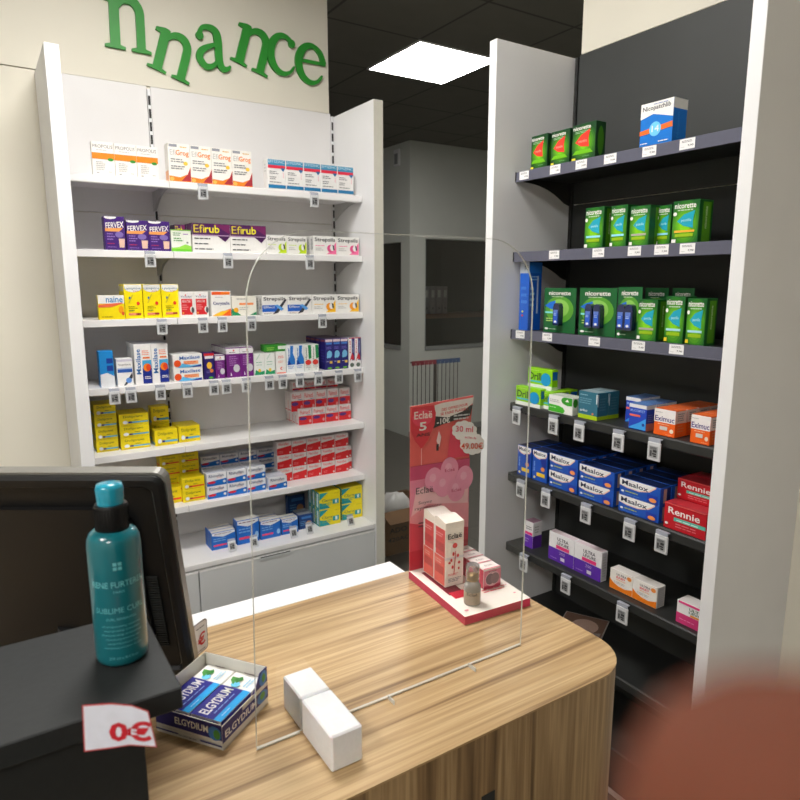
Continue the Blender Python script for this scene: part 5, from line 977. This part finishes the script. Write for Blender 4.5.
# price sticker shaped like a cloud
m = MB(); st = []; 
for k in range(10):
    a = 2 * PI * k / 10
    for j in range(5):
        b = a + 2 * PI / 10 * (j / 5.0); rr_ = 1 + .1 * math.sin(PI * j / 5.0); st.append((rr_ * math.cos(b), rr_ * math.sin(b)))
for sx, sz, cx, cz, e in ((.029, .020, .88, .822, .0062), (.029, .022, 1.02, .735, .0058)):
    n = len(st); vs = [BC(cx * W1 + a * sx, cz * HC + b * sz - a * .004, e) for a, b in st] + [BC(cx * W1 + a * sx, cz * HC + b * sz - a * .004, e - .0006) for a, b in st]
    m.add(vs, [tuple(range(n)), tuple(range(2 * n - 1, n - 1, -1))] + [(i, n + i, n + (i + 1) % n, (i + 1) % n) for i in range(n)], PAPER)
for s_, x0, x1, z0, z1, cc in (('30 ml', .72, 1.02, .825, .862, (226, 80, 110)), ('49.00\u20ac', .82, 1.2, .712, .752, (232, 90, 50)), ('au lieu de', .88, 1.08, .778, .793, (226, 80, 110))):
    vs, fs = glyphs(s_, .01); m.add([BC((x0 + a * (x1 - x0)) * W1, (z0 + b * (z1 - z0)) * HC - a * .006, .0072) for a, b in vs], fs, ink(cc))
part(m, 'price_sticker', t)

def cosm_tall(loc, rz, lab):
    w, d, h = .042, .040, .134; m = MB(); b_ = ink((246, 238, 228)); s_ = (216, 74, 78)
    m.box(0, 0, 0, w, d, h - .016, b_, bev=.0006); m.prism([(0, h - .016), (d, h - .016), (d, h), (d * .75, h + .002), (.0, h - .004)], 0, w, b_, to=lambda a, b, c: (c, a, b))
    deco(m, [('b', 'Ecla\u00eb', .12, .82, .88, .91, (50, 46, 50)), ('r', .12, .8, .9, .805, (226, 120, 120)), ('e', .5, .7, .13, .045, (222, 70, 70)), ('p', [(.44, .2), (.48, .2), (.56, .6), (.52, .6)], (214, 60, 60)), ('e', .42, .56, .06, .035, (214, 60, 60)), ('e', .66, .52, .06, .03, (214, 60, 60)), ('e', .3, .46, .06, .03, (214, 60, 60)), ('e', .2, .42, .07, .02, (214, 60, 60)), ('e', .72, .4, .07, .025, (214, 60, 60)), ('e', .36, .34, .06, .03, (214, 60, 60)), ('e', .7, .3, .05, .025, (214, 60, 60)), ('l', .12, .7, .22, 2, .02, (220, 100, 100)), ('l', .12, .85, .14, 3, .025, MG)], w, h - .016, lambda a, c, e: (a, -e, c))
    for fx in ((lambda a, c, e: (-e, d - a, c)), (lambda a, c, e: (w + e, a, c))):
        deco(m, [('r', .04, .02, .96, .98, s_), ('r', .04, .02, .96, .5, (226, 96, 84)), ('l', .15, .8, .88, 2, .04, (240, 170, 170)), ('r', .15, .6, .9, .74, (190, 60, 64)), ('l', .15, .8, .42, 2, .04, (240, 180, 170)), ('r', .15, .2, .9, .34, (190, 66, 64))], d, h - .016, fx)
    for z0 in (.055,):
        m.box(-.0006, -.0006, z0, w + .0006, d + .0006, z0 + .005, ink((226, 222, 224)))
    m.box(-.0006, d * .86, .001, -.0001, d + .0004, h - .017, ink((232, 226, 226)))
    o = m.build('serum_carton'); o.location = loc; o.rotation_euler = (0, 0, rz); return tag(o, lab, 'cosmetics box', 'tall pink and cream cartons on the display')
p = onZ(445, 588.5, ZT); rz_ = math.atan2(dx.y, dx.x)
cosm_tall((p[0], p[1], ZT + .0016), rz_, 'tall cream and pink carton with plant drawing, nearer camera')
cosm_tall((p[0] + .004, p[1] + .0425, ZT + .0016), rz_, 'tall cream and pink carton standing right behind its twin')
p = onZ(483.5, 590, ZT)
for k in range(4):
    w, d, h = .040, .028, .040; m = MB(); m.box(0, 0, 0, w, d, h, ink((244, 232, 226)), bev=.0006)
    deco(m, [('r', .0, .0, 1, .92, (226, 130, 150)), ('r', 0, 0, 1, .16, (206, 50, 90)), ('e', .5, .48, .42, .38, (240, 190, 196)), ('e', .36, .48, .26, .28, (120, 90, 96)), ('e', .64, .48, .26, .28, (136, 104, 108)), ('t', 'Ecla\u00eb', .3, .8, .7, .9, (70, 50, 56))], w, h, lambda a, c, e: (a, -e, c))
    deco(m, [('r', 0, 0, 1, .1, (216, 80, 100)), ('t', 'Ecla\u00eb', .3, .4, .7, .6, (110, 90, 96))], w, d, lambda a, c, e: (a, c, h + e))
    for fx in ((lambda a, c, e: (-e, d - a, c)), (lambda a, c, e: (w + e, a, c))): deco(m, [('r', .03, .03, .97, .97, (216, 84, 106))], d, h, fx)
    o = m.build('cream_carton'); q = Vector((p[0], p[1], 0)) + dy.normalized() * (k * .0292); o.location = (q.x, q.y, ZT + .0006); o.rotation_euler = (0, 0, rz_)
    tag(o, 'small pink carton on the display, ' + ['nearest of the row', 'second nearest of the row', 'third nearest of the row', 'farthest of the row'][k], 'cosmetics box', 'small pink cartons in a row')
p = onZ(472, 603, ZT)
t = thing('tester_bottle', (p[0], p[1], ZT + .0004), 'small glass tester bottle with clear cap on pink stand', 'bottle')
GLS = mat('pale_glass', (228, 222, 214), rough=.08, trans=.6, noise=0); CAPC = mat('clear_cap', (226, 222, 224), rough=.1, trans=.85, noise=0); GOLD = mat('gold_collar', (190, 160, 110), rough=.3, metal=.8)
m = MB(); m.lathe([(.0145, 0), (.0155, .002), (.0155, .036), (.012, .042), (.0075, .045)], GLS); m.build('glass_body', t)
m = MB(); m.lathe([(.0156, .003), (.0156, .026)], mat('liquid_tan', (176, 160, 142), rough=.3), cap=False); vs, fs = glyphs('Ecla\u00eb', .01); fa = math.atan2(-p[1], -p[0]); m.add([(.0158 * math.cos(fa + (a - .5) * 1.3), .0158 * math.sin(fa + (a - .5) * 1.3), .02 + b * .006) for a, b in vs], fs, ink((80, 70, 66))); m.build('tester_label', t)
m = MB(); m.lathe([(.0072, .045), (.0072, .058), (.004, .06)], GOLD); m.build('pump_collar', t)
m = MB(); m.lathe([(.0125, .0455), (.0125, .074), (.0115, .0755)], CAPC, cap=False); m.add([(.0115 * math.cos(2 * PI * i / 24), .0115 * math.sin(2 * PI * i / 24), .0756) for i in range(24)], [tuple(range(24))], CAPC); m.build('cap', t)

# ------------------------------------------------------------------ display cabinet behind the camera (seen only as a reflection in the screen)
t = thing('wall_cabinet', (.9, -1.7, 0), 'pale wood display cabinet with dark shelves facing the counter', 'cabinet')
m = MB(); m.box(-.2, -1.9, 1.70, 1.75, -1.5, 1.77, PALEW); part(m, 'top_beam', t)
for x in (-.2, .98, 1.68): m = MB(); m.box(x, -1.9, 0, x + .07, -1.5, 1.70, PALEW); part(m, 'post', t)
m = MB(); m.box(-.13, -1.9, 0, 1.68, -1.88, 1.7, DARKS); part(m, 'back_board', t)
for z in (.4, .8, 1.2, 1.5): m = MB(); m.box(-.13, -1.88, z, .98, -1.52, z + .025, DARKS); m.box(1.05, -1.88, z, 1.68, -1.52, z + .025, DARKS); part(m, 'shelf_board', t)

# ------------------------------------------------------------------ the photographer's fingertip, very close to the lens
SKIN = mat('brown_skin', (98, 48, 26), rough=.85, noise=.06, nscale=200, sub=.15)
def CW(r_, u_, f_): return E0 + RT * r_ + UP * u_ + FW * f_
def limb(nodes, edges, name, parent=None, mt=SKIN):
    bmh = bpy.data.meshes.new(name); bmh.from_pydata([CW(*n[:3]) for n in nodes], edges, []); bmh.materials.append(mt)
    o = bpy.data.objects.new(name, bmh); C.objects.link(o); bmh.skin_vertices.new() if hasattr(bmh.skin_vertices, 'new') else None
    sk = o.modifiers.new('Skin', 'SKIN'); sk.use_smooth_shade = True
    if len(bmh.skin_vertices) == 0:
        pass
    for i, n in enumerate(nodes):
        v = bmh.skin_vertices[0].data[i]; v.radius = (n[3], n[3]); v.use_root = (i == 0)
    sb = o.modifiers.new('Subdivision', 'SUBSURF'); sb.levels = 2; sb.render_levels = 2
    if parent: o.parent = parent
    return o
N_ = [(.060, -.16, -.06, .026), (.052, -.125, -.035, .026), (.046, -.10, -.012, .022),        # wrist, palm
      (.030, -.088, .002, .0105), (.024, -.062, .022, .0108), (.0228, -.040, .033, .0125), (.0232, -.0265, .0345, .0130), (.0240, -.0145, .0347, .0110),   # index
      (.044, -.098, .012, .0100), (.040, -.078, .006, .0095), (.044, -.066, -.008, .0088), (.050, -.070, -.018, .0075),      # middle, curled
      (.056, -.102, .004, .0095), (.054, -.082, -.002, .0090), (.057, -.072, -.014, .0084), (.062, -.078, -.022, .0070),     # ring
      (.068, -.108, -.006, .0085), (.067, -.090, -.010, .0080), (.069, -.082, -.020, .0074), (.073, -.086, -.028, .0062),    # little
      (.036, -.122, -.028, .0120), (.024, -.106, -.026, .0108), (.018, -.088, -.022, .0098), (.016, -.074, -.018, .0080),    # thumb
      (.072, -.24, -.16, .034), (.085, -.34, -.30, .042)]
limbo = limb(N_, [(0, 1), (1, 2), (2, 3), (3, 4), (4, 5), (5, 6), (6, 7), (2, 8), (8, 9), (9, 10), (10, 11), (2, 12), (12, 13), (13, 14), (14, 15), (1, 16), (16, 17), (17, 18), (18, 19), (0, 20), (20, 21), (21, 22), (22, 23), (0, 24), (24, 25)], 'person')
tag(limbo, 'blurred brown fingertip of the person holding the camera', 'person')

# ------------------------------------------------------------------ world, camera
w = bpy.data.worlds.new('World'); bpy.context.scene.world = w; w.use_nodes = True
bg = w.node_tree.nodes['Background']; bg.inputs[0].default_value = (1, .98, .95, 1); bg.inputs[1].default_value = .2
cam = bpy.data.cameras.new('camera'); co = bpy.data.objects.new('camera', cam); C.objects.link(co)
cam.sensor_fit = 'HORIZONTAL'; cam.sensor_width = 36; cam.lens = FPX / 800 * 36; cam.clip_start = .003; cam.clip_end = 60
M = Matrix((( RT.x, UP.x, -FW.x, 0), (RT.y, UP.y, -FW.y, 0), (RT.z, UP.z, -FW.z, EYE), (0, 0, 0, 1))); co.matrix_world = M
cam.dof.use_dof = True; cam.dof.focus_distance = 1.5; cam.dof.aperture_fstop = 8.5
S = bpy.context.scene; S.camera = co
S.view_settings.view_transform = 'Standard'; S.view_settings.look = 'None'; S.view_settings.exposure = EXPO; S.view_settings.gamma = 1
